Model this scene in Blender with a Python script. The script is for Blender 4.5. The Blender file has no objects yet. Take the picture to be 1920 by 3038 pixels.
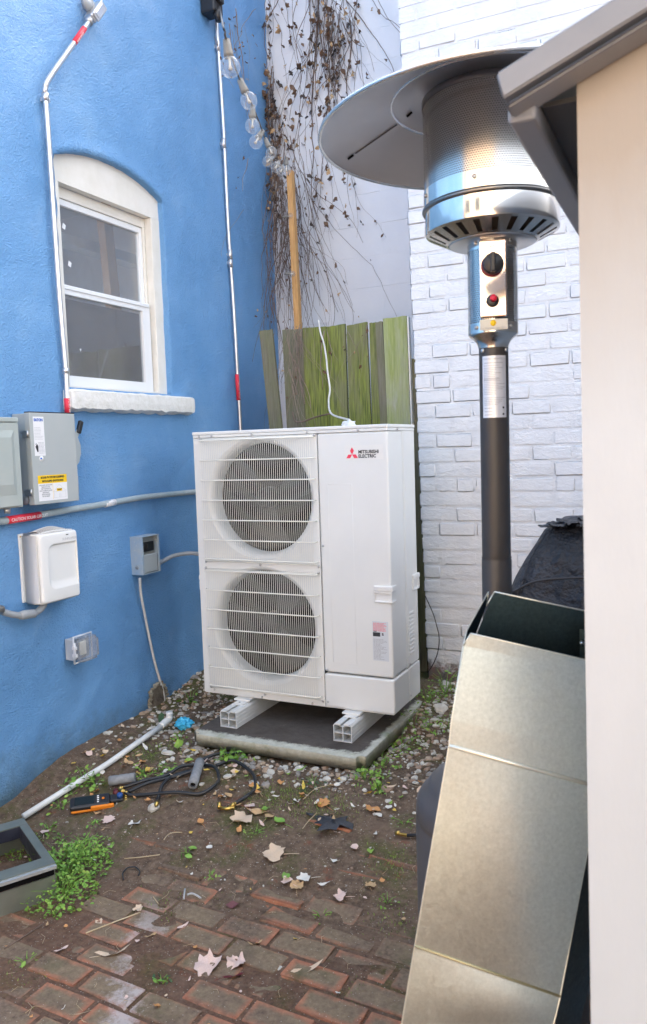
import bpy, bmesh, math, random
from mathutils import Vector, Matrix, noise
PI = math.pi
rnd = random.Random(7)
scn = bpy.context.scene
col = scn.collection

# ---------------------------------------------------------------- camera
CAM = [[0.902208, 0.43008, -0.032434], [-0.006831, 0.08944, 0.995969], [-0.431248, 0.898349, -0.083631], [1.2652, -3.3211, 1.2488]]
cd = bpy.data.cameras.new('camera'); cam = bpy.data.objects.new('camera', cd); col.objects.link(cam)
r_, u_, f_, o_ = [Vector(v) for v in CAM]
m = Matrix.Identity(4)
for i in range(3):
    m[i][0] = r_[i]; m[i][1] = u_[i]; m[i][2] = -f_[i]; m[i][3] = o_[i]
cam.matrix_world = m
cd.sensor_fit = 'HORIZONTAL'; cd.sensor_width = 36; cd.lens = 43.915
cd.clip_start = .02; cd.clip_end = 400
cd.dof.use_dof = True; cd.dof.focus_distance = 3.4; cd.dof.aperture_fstop = 11
scn.camera = cam
# ---------------------------------------------------------------- light: open shade, sun behind the buildings
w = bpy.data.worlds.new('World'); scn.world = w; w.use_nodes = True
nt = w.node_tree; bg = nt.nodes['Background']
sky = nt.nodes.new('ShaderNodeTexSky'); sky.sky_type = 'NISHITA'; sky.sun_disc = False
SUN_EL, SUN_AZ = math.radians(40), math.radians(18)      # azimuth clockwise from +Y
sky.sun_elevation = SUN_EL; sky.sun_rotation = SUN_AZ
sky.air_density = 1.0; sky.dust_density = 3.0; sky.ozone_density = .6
hs = nt.nodes.new('ShaderNodeHueSaturation'); hs.inputs['Saturation'].default_value = .42      # sky colour desaturated to take the blue cast off the whites
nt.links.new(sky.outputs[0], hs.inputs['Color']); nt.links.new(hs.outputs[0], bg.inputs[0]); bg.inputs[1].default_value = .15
sl = bpy.data.lights.new('sun', 'SUN'); sl.energy = 2.2; sl.angle = math.radians(.6); sl.color = (1, .95, .87)
so = bpy.data.objects.new('sun', sl); col.objects.link(so)
sd = Vector((math.sin(SUN_AZ)*math.cos(SUN_EL), math.cos(SUN_AZ)*math.cos(SUN_EL), math.sin(SUN_EL)))
so.rotation_euler = sd.to_track_quat('Z', 'Y').to_euler(); so.location = (2, -3, 6)
scn.view_settings.view_transform = 'Standard'; scn.view_settings.look = 'None'
scn.view_settings.gamma = 1; scn.view_settings.use_curve_mapping = False
scn.view_settings.exposure = 2.62
scn.cycles.max_bounces = 8; scn.cycles.transparent_max_bounces = 16

# ---------------------------------------------------------------- materials
def nodes(name):
    mt = bpy.data.materials.new(name); mt.use_nodes = True
    t = mt.node_tree; return mt, t, t.nodes['Principled BSDF']
def lk(t, a, b): t.links.new(a, b)
def coord(t, kind):
    if kind == 'world': return t.nodes.new('ShaderNodeNewGeometry').outputs['Position']
    return t.nodes.new('ShaderNodeTexCoord').outputs[kind]
def scaled(t, v, s):
    if s == (1, 1, 1): return v
    mp = t.nodes.new('ShaderNodeMapping'); mp.inputs['Scale'].default_value = s
    lk(t, v, mp.inputs[0]); return mp.outputs[0]
def nz(t, v, scale, detail=4, rough=.6, dist=0):
    n = t.nodes.new('ShaderNodeTexNoise'); n.inputs['Scale'].default_value = scale
    n.inputs['Detail'].default_value = detail; n.inputs['Roughness'].default_value = rough
    n.inputs['Distortion'].default_value = dist
    lk(t, v, n.inputs['Vector']); return n.outputs['Fac']
def ramp(t, f, *st):
    r = t.nodes.new('ShaderNodeValToRGB'); e = r.color_ramp.elements
    while len(e) < len(st): e.new(.5)
    for i, (p, c) in enumerate(st):
        e[i].position = p; e[i].color = (*c, 1) if isinstance(c, tuple) else (c, c, c, 1)
    lk(t, f, r.inputs[0]); return r.outputs[0]
def mix(t, f, a, b):
    x = t.nodes.new('ShaderNodeMix'); x.data_type = 'RGBA'
    for s, v in ((x.inputs[0], f), (x.inputs[6], a), (x.inputs[7], b)):
        if isinstance(v, (int, float)): s.default_value = v
        elif isinstance(v, tuple): s.default_value = (*v, 1)
        else: lk(t, v, s)
    return x.outputs[2]
def mth(t, op, a, b=0):
    x = t.nodes.new('ShaderNodeMath'); x.operation = op
    for s, v in ((x.inputs[0], a), (x.inputs[1], b)):
        if isinstance(v, (int, float)): s.default_value = v
        else: lk(t, v, s)
    return x.outputs[0]
def sep(t, v):
    x = t.nodes.new('ShaderNodeSeparateXYZ'); lk(t, v, x.inputs[0]); return x.outputs
def bump(t, b, h, s=.5, d=.01, prev=None):
    x = t.nodes.new('ShaderNodeBump'); x.inputs['Strength'].default_value = s; x.inputs['Distance'].default_value = d
    lk(t, h, x.inputs['Height'])
    if prev: lk(t, prev, x.inputs['Normal'])
    lk(t, x.outputs[0], b.inputs['Normal']); return x.outputs[0]
def setc(t, b, c):
    if isinstance(c, tuple): b.inputs['Base Color'].default_value = (*c, 1)
    else: lk(t, c, b.inputs['Base Color'])
def M(name, c, rough=.5, metal=0, c2=None, ns=6, lo=.35, hi=.65, bs=0, bst=.3, bd=.003, kind='Object', str_=(1, 1, 1), coat=0, spec=.5):
    mt, t, b = nodes(name)
    v = scaled(t, coord(t, kind), str_)
    if c2: setc(t, b, ramp(t, nz(t, v, ns, 5), (lo, c), (hi, c2)))
    else: setc(t, b, c)
    b.inputs['Roughness'].default_value = rough; b.inputs['Metallic'].default_value = metal
    b.inputs['Specular IOR Level'].default_value = spec
    if coat: b.inputs['Coat Weight'].default_value = coat
    if bs: bump(t, b, nz(t, v, bs, 4), bst, bd)
    return mt

white_steel = M('white_steel', (.80, .80, .775), .32, c2=(.76, .765, .745), ns=3, kind='world', bs=900, bst=.04, bd=.0005)
white_plastic = M('white_plastic', (.80, .80, .78), .35)
wire_white = M('wire_white', (.84, .83, .76), .4)
dark_void = M('dark_void', (.005, .005, .006), .8, spec=.1)
fan_black = M('fan_black', (.012, .013, .014), .45)
coil_teal = M('coil_teal', (.012, .024, .026), .5, metal=.2)
screw_steel = M('screw_steel', (.55, .55, .55), .35, metal=1)
chrome = M('chrome', (.78, .74, .68), .13, metal=1, bs=5, bst=.05, bd=.004, kind='world')
brushed = M('brushed', (.62, .58, .53), .22, metal=1)
black_paint = M('black_paint', (.040, .036, .034), .45, c2=(.052, .045, .041), ns=8, bs=600, bst=.08, bd=.0005, kind='world')
black_plastic = M('black_plastic', (.02, .02, .022), .35)
red_plastic = M('red_plastic', (.65, .02, .05), .3)
cond_steel = M('conduit_steel', (.62, .62, .63), .28, metal=.85, c2=(.75, .75, .76), ns=20, kind='world')
pvc_grey = M('pvc_grey', (.28, .31, .33), .45, c2=(.34, .36, .38), ns=14, kind='world')
dull_blue_pipe = M('painted_pipe', (.30, .38, .42), .45, c2=(.42, .48, .50), ns=16, kind='world')
box_grey = M('box_grey', (.40, .44, .44), .38, c2=(.43, .46, .46), ns=4, kind='world', bs=500, bst=.03, bd=.0005)
box_green = M('box_green', (.38, .43, .41), .42, c2=(.42, .46, .44), ns=5, kind='world')
paper = M('paper', (.82, .82, .83), .5)
yellow = M('label_yellow', (.90, .58, .01), .5)
red_label = M('label_red', (.75, .03, .06), .45)
ink = M('ink', (.03, .03, .035), .6)
ink_grey = M('ink_grey', (.45, .46, .48), .6)
ink_red = M('ink_red', (.80, .28, .33), .6)
ink_white = M('ink_white', (.85, .85, .85), .5)
ink_blue = M('ink_blue', (.02, .12, .5), .5)
ink_emboss = M('ink_pale', (.55, .56, .57), .5)
logo_red = M('logo_red', (.85, .05, .10), .45)
pvc_white = M('pvc_white', (.74, .75, .74), .4, c2=(.66, .67, .65), ns=12, kind='world')
cable_white = M('cable_white', (.60, .58, .54), .5, c2=(.72, .71, .68), ns=20, kind='world')
black_rubber = M('black_rubber', (.02, .022, .025), .4)
brass = M('brass', (.62, .42, .12), .3, metal=1)
foam_grey = M('foam_grey', (.20, .21, .22), .9, c2=(.28, .29, .30), ns=40, bs=200, bst=.4, bd=.001)
orange = M('orange_rubber', (.85, .24, .01), .5)
blue_film = M('blue_film', (.02, .35, .62), .35, c2=(.10, .55, .80), ns=30)
glove_black = M('glove_black', (.022, .025, .032), .6, c2=(.04, .045, .055), ns=40, bs=60, bst=.8, bd=.004)
cover_black = M('cover_black', (.020, .022, .028), .55, c2=(.03, .032, .04), ns=5, bs=11, bst=1, bd=.05, kind='world')
shed_trim = M('shed_trim', (.235, .242, .262), .42, c2=(.21, .218, .238), ns=5, kind='world')
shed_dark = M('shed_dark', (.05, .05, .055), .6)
soil_leaf = None

def shed_wall_mat():
    mt, t, b = nodes('shed_wall'); v = coord(t, 'world')
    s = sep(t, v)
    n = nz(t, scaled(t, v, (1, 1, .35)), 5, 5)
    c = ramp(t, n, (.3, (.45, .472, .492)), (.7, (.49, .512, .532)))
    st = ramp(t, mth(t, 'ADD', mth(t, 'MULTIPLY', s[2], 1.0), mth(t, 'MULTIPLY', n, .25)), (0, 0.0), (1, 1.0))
    brown_tone = ramp(t, mth(t, 'ADD', mth(t, 'SUBTRACT', s[2], .83), mth(t, 'MULTIPLY', n, .3)), (.60, 0.0), (.92, .75))  # wall colour turns browner towards the top
    setc(t, b, mix(t, brown_tone, c, (.30, .22, .14)))
    b.inputs['Roughness'].default_value = .5
    h = nz(t, scaled(t, v, (1, 1, .25)), 90, 4)
    n1 = bump(t, b, nz(t, v, 9, 2), .25, .006)
    bump(t, b, h, .35, .0015, n1)
    return mt
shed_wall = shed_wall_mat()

def stucco_blue():
    mt, t, b = nodes('blue_stucco_paint'); v = coord(t, 'world'); s = sep(t, v)
    c = ramp(t, nz(t, v, 2.2, 6, .65), (.3, (.12, .31, .60)), (.55, (.16, .365, .665)), (.75, (.23, .44, .71)))
    # chalky worn streaks
    wn = nz(t, scaled(t, v, (1, 1, .5)), 5, 7, .7, .6)
    c = mix(t, ramp(t, wn, (.60, 0.0), (.72, .35)), c, (.30, .48, .72))
    # damp green-grey grime creeping up from the soil, and bare render at the foot
    g = mth(t, 'ADD', s[2], mth(t, 'MULTIPLY', nz(t, v, 9, 6, .7), -.28))
    c = mix(t, ramp(t, mth(t, 'ADD', g, .5), (.14, .85), (.34, 0.0)), c, (.07, .13, .16))
    bare = mth(t, 'ADD', mth(t, 'ADD', s[2], mth(t, 'MULTIPLY', s[1], -.30)), mth(t, 'MULTIPLY', nz(t, v, 14, 6, .75), -.30))
    bf = ramp(t, mth(t, 'ADD', bare, .5), (.045, 1.0), (.06, 0.0))
    c = mix(t, bf, c, ramp(t, nz(t, v, 30, 5), (.3, (.17, .17, .12)), (.7, (.36, .34, .28))))
    # pits
    setc(t, b, c)
    b.inputs['Roughness'].default_value = .42
    lk(t, ramp(t, nz(t, v, 3, 4), (.3, .36), (.7, .52)), b.inputs['Roughness'])
    n1 = bump(t, b, nz(t, v, 13, 3, .5), .5, .014)
    n2 = bump(t, b, nz(t, scaled(t, v, (1, .75, 1.15)), 105, 5, .62, 0), .85, .011, n1)
    vo = t.nodes.new('ShaderNodeTexVoronoi'); vo.inputs['Scale'].default_value = 170; lk(t, v, vo.inputs['Vector'])
    bump(t, b, vo.outputs['Distance'], .5, .003, n2)
    return mt
blue_stucco = stucco_blue()

def white_brick_mat():
    mt, t, b = nodes('white_painted_brick'); v = coord(t, 'world'); s = sep(t, v)
    c = ramp(t, nz(t, v, 7, 6, .65), (.3, (.68, .695, .73)), (.6, (.75, .76, .785)))
    foot = mth(t, 'ADD', s[2], mth(t, 'MULTIPLY', nz(t, v, 16, 6, .75), -.30))
    c = mix(t, ramp(t, mth(t, 'ADD', foot, .5), (.33, .9), (.39, 0.0)), c, ramp(t, nz(t, v, 22, 4), (.4, (.16, .06, .045)), (.6, (.09, .075, .06))))
    setc(t, b, c); b.inputs['Roughness'].default_value = .5
    n1 = bump(t, b, nz(t, scaled(t, v, (1, 1, 1.7)), 30, 5, .65, .3), .8, .007)
    bump(t, b, nz(t, v, 120, 4, .6), .4, .0022, n1)
    return mt
white_brick = white_brick_mat()
def cmu_mat():
    mt, t, b = nodes('white_painted_block'); v = coord(t, 'world')
    c = ramp(t, nz(t, scaled(t, v, (1, 1, .6)), 2.5, 6, .6), (.3, (.68, .69, .73)), (.65, (.75, .76, .79)))
    setc(t, b, c); b.inputs['Roughness'].default_value = .55
    n1 = bump(t, b, nz(t, v, 6, 3, .5), .5, .015)
    bump(t, b, nz(t, v, 140, 4, .6), .3, .0015, n1)
    return mt
cmu = cmu_mat()
def sill_mat():
    mt, t, b = nodes('rough_white_sill'); v = coord(t, 'world')
    setc(t, b, ramp(t, nz(t, v, 30, 6, .7), (.3, (.70, .69, .64)), (.6, (.82, .81, .78))))
    b.inputs['Roughness'].default_value = .7
    n1 = bump(t, b, nz(t, v, 45, 5, .6), .8, .01)
    bump(t, b, nz(t, v, 220, 3, .6), .5, .002, n1)
    return mt
sill_m = sill_mat()
frame_paint = M('cream_white_frame', (.79, .76, .70), .45, c2=(.72, .69, .62), ns=9, kind='world', bs=40, bst=.15, bd=.003)
vinyl = M('white_vinyl', (.80, .81, .82), .35)
def glass_mat(name, tint=(.9, .93, .95), f0=.06, dirt=.0, fm=1.7):
    mt = bpy.data.materials.new(name); mt.use_nodes = True; t = mt.node_tree; t.nodes.clear()
    out = t.nodes.new('ShaderNodeOutputMaterial'); tr = t.nodes.new('ShaderNodeBsdfTransparent'); tr.inputs[0].default_value = (*tint, 1)
    gl = t.nodes.new('ShaderNodeBsdfGlossy'); gl.inputs['Roughness'].default_value = .015
    fr = t.nodes.new('ShaderNodeLayerWeight'); fr.inputs['Blend'].default_value = .5
    f = mth(t, 'ADD', mth(t, 'MULTIPLY', mth(t, 'POWER', fr.outputs['Facing'], 4), fm), f0)
    mx = t.nodes.new('ShaderNodeMixShader'); lk(t, f, mx.inputs[0]); lk(t, tr.outputs[0], mx.inputs[1]); lk(t, gl.outputs[0], mx.inputs[2])
    last = mx.outputs[0]
    if dirt:
        df = t.nodes.new('ShaderNodeBsdfDiffuse'); df.inputs[0].default_value = (.55, .56, .58, 1)  # whitish veil mixed in to brighten the panes and bulbs
        m2 = t.nodes.new('ShaderNodeMixShader')
        v = scaled(t, coord(t, 'world'), (1, 1, .4))
        lk(t, ramp(t, nz(t, v, 14, 6, .7), (.2, dirt*.7), (.8, dirt*1.3)), m2.inputs[0])
        lk(t, last, m2.inputs[1]); lk(t, df.outputs[0], m2.inputs[2]); last = m2.outputs[0]
    lk(t, last, out.inputs[0]); return mt
win_glass = glass_mat('window_glass', (.93, .95, .96), .09, .13, .9)
bulb_glass = glass_mat('bulb_glass', (.98, .985, .99), .05, .12, .75)
clear_poly = glass_mat('clear_polycarbonate', (.92, .94, .96), .08, .22, .8)
fil_m = M('bulb_stem', (.62, .58, .50), .4)

def wood_mat(name, a, b_, moss=None, stretch=(14, 14, .8)):
    mt, t, b = nodes(name); v = coord(t, 'world'); sv = scaled(t, v, stretch)
    g = nz(t, sv, 6, 6, .65, 1.2)
    c = ramp(t, g, (.3, a), (.7, b_))
    if moss:
        mn = nz(t, scaled(t, v, (3.2, 3, .9)), 2.4, 5, .65, .5)
        c = mix(t, ramp(t, mn, (.34, .1), (.56, .95)), c, ramp(t, nz(t, sv, 9, 5), (.3, moss[0]), (.7, moss[1])))
    setc(t, b, c); b.inputs['Roughness'].default_value = .75
    bump(t, b, g, .5, .004); return mt
fence_green = wood_mat('mossy_fence_wood', (.11, .115, .05), (.24, .24, .12), ((.045, .065, .012), (.27, .31, .055)))
fence_grey = wood_mat('weathered_fence_wood', (.10, .09, .065), (.24, .22, .17), ((.12, .13, .06), (.20, .20, .11)))
fence_pale = wood_mat('pale_mossy_wood', (.30, .30, .22), (.45, .45, .36), ((.22, .27, .07), (.36, .40, .14)))
stake_wood = wood_mat('orange_stake_wood', (.42, .20, .06), (.70, .42, .17), None, (22, 22, 1.2))
post_wood = wood_mat('interior_post_wood', (.42, .28, .18), (.56, .38, .26), None, (22, 22, 1.2))

def paver_mat():
    mt, t, b = nodes('clay_paver'); v = coord(t, 'world'); gen = coord(t, 'Generated'); s = sep(t, gen)
    oi = t.nodes.new('ShaderNodeObjectInfo').outputs['Random']
    dx = mth(t, 'MINIMUM', s[0], mth(t, 'SUBTRACT', 1, s[0])); dx = mth(t, 'MULTIPLY', dx, 2.0)
    dy = mth(t, 'MINIMUM', s[1], mth(t, 'SUBTRACT', 1, s[1]))
    d = mth(t, 'MINIMUM', dx, dy)
    d = mth(t, 'ADD', d, mth(t, 'MULTIPLY', nz(t, v, 26, 6, .7), .34))
    clay = ramp(t, nz(t, v, 40, 5, .7), (.3, (.28, .10, .055)), (.7, (.46, .20, .11)))
    brown_tone = ramp(t, nz(t, v, 60, 6, .75), (.3, (.115, .085, .052)), (.7, (.27, .215, .135)))  # grimy brown lying over the clay
    off = mth(t, 'MULTIPLY', mth(t, 'SUBTRACT', oi, .5), .22)
    c = mix(t, ramp(t, mth(t, 'ADD', d, off), (.20, 0.0), (.38, .93)), clay, brown_tone)
    c = mix(t, ramp(t, nz(t, v, 4.5, 6, .7), (.56, 0.0), (.68, .75)), c, (.070, .072, .025))      # moss film
    c = mix(t, ramp(t, nz(t, v, 3.1, 7, .75), (.46, 0.0), (.60, .9)), c, ramp(t, nz(t, v, 90, 4), (.3, (.085, .055, .036)), (.7, (.23, .16, .11))))
    # lime streak across the paving
    p = sep(t, v)
    ln = mth(t, 'ABSOLUTE', mth(t, 'ADD', mth(t, 'ADD', p[0], mth(t, 'MULTIPLY', p[1], .54)), 1.094))
    ln = mth(t, 'ADD', ln, mth(t, 'MULTIPLY', nz(t, v, 18, 6, .8), .34))
    far = mth(t, 'MULTIPLY', ramp(t, mth(t, 'MULTIPLY', p[1], -.5), (.60, 0.0), (.72, 1.0)), 1)
    c = mix(t, mth(t, 'MULTIPLY', ramp(t, ln, (.17, .8), (.245, 0.0)), far), c, (.50, .44, .42))
    vo = t.nodes.new('ShaderNodeTexVoronoi'); vo.inputs['Scale'].default_value = 70; lk(t, v, vo.inputs['Vector'])
    c = mix(t, ramp(t, vo.outputs['Distance'], (.06, .8), (.12, 0.0)), c, (.5, .46, .40))
    setc(t, b, c); b.inputs['Roughness'].default_value = .78
    n1 = bump(t, b, nz(t, v, 35, 5, .7), .7, .006)
    bump(t, b, nz(t, v, 190, 3, .7), .5, .002, n1)
    return mt
paver = paver_mat()
def dirt_mat():
    mt, t, b = nodes('soil'); v = coord(t, 'world'); p = sep(t, v)
    c = ramp(t, nz(t, v, 34, 8, .75), (.3, (.070, .045, .028)), (.5, (.165, .112, .074)), (.7, (.30, .215, .15)))
    c = mix(t, ramp(t, nz(t, v, 5, 6, .7), (.50, 0.0), (.66, .5)), c, (.22, .15, .105))
    mo = mth(t, 'ADD', nz(t, v, 4.2, 7, .75), mth(t, 'MULTIPLY', p[1], .05))
    c = mix(t, ramp(t, mo, (.47, 0.0), (.60, .85)), c, ramp(t, nz(t, v, 120, 4, .7), (.3, (.035, .045, .010)), (.7, (.15, .16, .035))))
    c = mix(t, ramp(t, nz(t, v, 7.3, 7, .8), (.60, 0.0), (.66, .8)), c, (.24, .085, .045))    # brick dust
    rb = mth(t, 'ADD', mth(t, 'MULTIPLY', p[1], -.5), mth(t, 'MULTIPLY', nz(t, v, 12, 6, .75), .5))
    c = mix(t, ramp(t, rb, (.78, 0.0), (.98, .5)), c, ramp(t, nz(t, v, 70, 4), (.3, (.09, .040, .024)), (.7, (.26, .12, .07))))
    vo = t.nodes.new('ShaderNodeTexVoronoi'); vo.inputs['Scale'].default_value = 85; lk(t, v, vo.inputs['Vector'])
    c = mix(t, ramp(t, vo.outputs['Distance'], (.10, .8), (.17, 0.0)), c, (.52, .47, .40))
    setc(t, b, c); b.inputs['Roughness'].default_value = .9
    n1 = bump(t, b, nz(t, v, 28, 6, .75), 1, .02)
    bump(t, b, nz(t, v, 160, 4, .7), .8, .005, n1)
    return mt
dirt = dirt_mat()
def pad_mat():
    mt, t, b = nodes('stained_concrete'); v = coord(t, 'world'); p = sep(t, v)
    pale = ramp(t, nz(t, v, 24, 6, .7), (.3, (.42, .42, .34)), (.7, (.64, .64, .56)))
    pale = mix(t, ramp(t, nz(t, v, 9, 6, .7), (.56, 0.0), (.70, .7)), pale, (.24, .28, .11))
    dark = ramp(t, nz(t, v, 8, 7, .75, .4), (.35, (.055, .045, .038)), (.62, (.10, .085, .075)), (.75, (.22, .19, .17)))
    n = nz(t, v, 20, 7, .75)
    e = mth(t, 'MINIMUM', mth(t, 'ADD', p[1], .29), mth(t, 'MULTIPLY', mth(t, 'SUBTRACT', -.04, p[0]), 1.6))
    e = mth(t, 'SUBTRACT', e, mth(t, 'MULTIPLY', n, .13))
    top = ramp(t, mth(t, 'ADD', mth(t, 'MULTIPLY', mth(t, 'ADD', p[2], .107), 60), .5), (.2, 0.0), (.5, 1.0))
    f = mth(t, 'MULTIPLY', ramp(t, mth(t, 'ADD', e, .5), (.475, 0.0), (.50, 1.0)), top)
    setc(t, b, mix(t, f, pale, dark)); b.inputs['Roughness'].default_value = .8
    n1 = bump(t, b, n, .5, .006); bump(t, b, nz(t, v, 200, 3), .4, .0015, n1)
    return mt
concrete = pad_mat()
def galv(name, base, rough, tint2):
    mt, t, b = nodes(name); v = coord(t, 'Object')
    setc(t, b, ramp(t, nz(t, v, 160, 6, .8), (.35, base), (.65, tint2)))
    lk(t, ramp(t, nz(t, v, 130, 5, .8), (.3, rough-.04), (.7, rough+.14)), b.inputs['Roughness'])
    b.inputs['Metallic'].default_value = 1
    n1 = bump(t, b, nz(t, v, 5, 2), .07, .012)
    return mt
galvanized = galv('galvanised_sheet', (.47, .50, .46), .33, (.60, .63, .585))
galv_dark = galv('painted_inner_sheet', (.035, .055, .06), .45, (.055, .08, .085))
galv_edge = M('bare_sheet_edge', (.75, .73, .62), .3, metal=.7)
galv_green = M('grey_green_flashing', (.17, .185, .155), .28, metal=.35, c2=(.22, .235, .20), ns=7)
reflector_m = M('brushed_aluminium', (.56, .57, .59), .36, metal=.35, c2=(.60, .61, .63), ns=5)
stone_white = M('stone_white', (.62, .60, .54), .8, c2=(.46, .43, .37), ns=20, kind='world', bs=60, bst=.5, bd=.003)
stone_grey = M('stone_grey', (.24, .22, .20), .8, c2=(.38, .35, .31), ns=20, kind='world', bs=60, bst=.5, bd=.003)
stone_red = M('stone_tan', (.30, .20, .14), .8, c2=(.42, .34, .25), ns=20, kind='world', bs=60, bst=.5, bd=.003)
def leafm(name, a, b_, tr=.2):
    mt = M(name, a, .6, c2=b_, ns=45, bs=120, bst=.3, bd=.001)
    return mt
lf_green = leafm('weed_green', (.13, .29, .035), (.22, .40, .07))
lf_lime = leafm('weed_lime', (.19, .33, .035), (.28, .42, .08))
lf_dark = leafm('leaf_dark_green', (.03, .075, .03), (.06, .12, .05))
lf_beige = leafm('leaf_beige', (.56, .42, .29), (.66, .52, .38))
lf_pink = leafm('leaf_pink', (.60, .42, .36), (.72, .57, .50))
lf_tan = leafm('leaf_tan', (.42, .26, .12), (.58, .40, .22))
lf_orange = leafm('leaf_orange', (.50, .22, .07), (.62, .32, .12))
lf_yellow = leafm('leaf_yellow', (.65, .42, .05), (.75, .55, .12))
lf_red = leafm('leaf_dark_red', (.10, .03, .035), (.17, .06, .06))
lf_pale = leafm('leaf_pale', (.62, .58, .50), (.74, .72, .66))
lf_brown = leafm('leaf_dead_brown', (.10, .055, .03), (.20, .11, .06))
lf_black = leafm('leaf_dead_dark', (.035, .028, .025), (.07, .05, .04))
vine_m = M('vine_stem', (.10, .07, .055), .7, c2=(.20, .14, .11), ns=14, kind='world')
vine_pale = M('vine_stem_pale', (.32, .25, .20), .7, c2=(.22, .16, .13), ns=14, kind='world')
twig_m = M('dry_twig', (.45, .34, .20), .7, c2=(.58, .47, .31), ns=20, kind='world')
house_peach = M('peach_siding', (.68, .50, .36), .6, c2=(.58, .40, .27), ns=1.5, kind='world', str_=(4, 4, .3))
house_white = M('cream_trim', (.75, .70, .60), .5)
house_glass = M('house_window_glass', (.05, .06, .07), .05)
room_m = M('room_plaster', (.66, .66, .66), .9, c2=(.74, .74, .74), ns=3, kind='world')
room_white = M('room_white_pipe', (.85, .85, .82), .5)
def mesh_mat(name, c, pitch, hole):
    """perforated stainless sheet: staggered round holes, uv in metres"""
    mt, t, b = nodes(name); uv = coord(t, 'UV'); s = sep(t, uv)
    row = mth(t, 'DIVIDE', s[1], pitch*.87); ri = mth(t, 'FLOOR', row)
    sh = mth(t, 'MULTIPLY', mth(t, 'MODULO', ri, 2), .5)
    cx = mth(t, 'ADD', mth(t, 'DIVIDE', s[0], pitch), sh)
    fx = mth(t, 'SUBTRACT', mth(t, 'FRACT', cx), .5); fy = mth(t, 'SUBTRACT', mth(t, 'FRACT', row), .5)
    d = mth(t, 'SQRT', mth(t, 'ADD', mth(t, 'MULTIPLY', fx, fx), mth(t, 'MULTIPLY', fy, fy)))
    a = mth(t, 'GREATER_THAN', d, hole)
    b.inputs['Metallic'].default_value = 1; b.inputs['Roughness'].default_value = .2; setc(t, b, c)
    lk(t, a, b.inputs['Alpha']); return mt
perf = mesh_mat('perforated_steel', (.66, .62, .57), .0050, .33)
perf2 = mesh_mat('perforated_steel_fine', (.62, .60, .56), .0050, .33)

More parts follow.
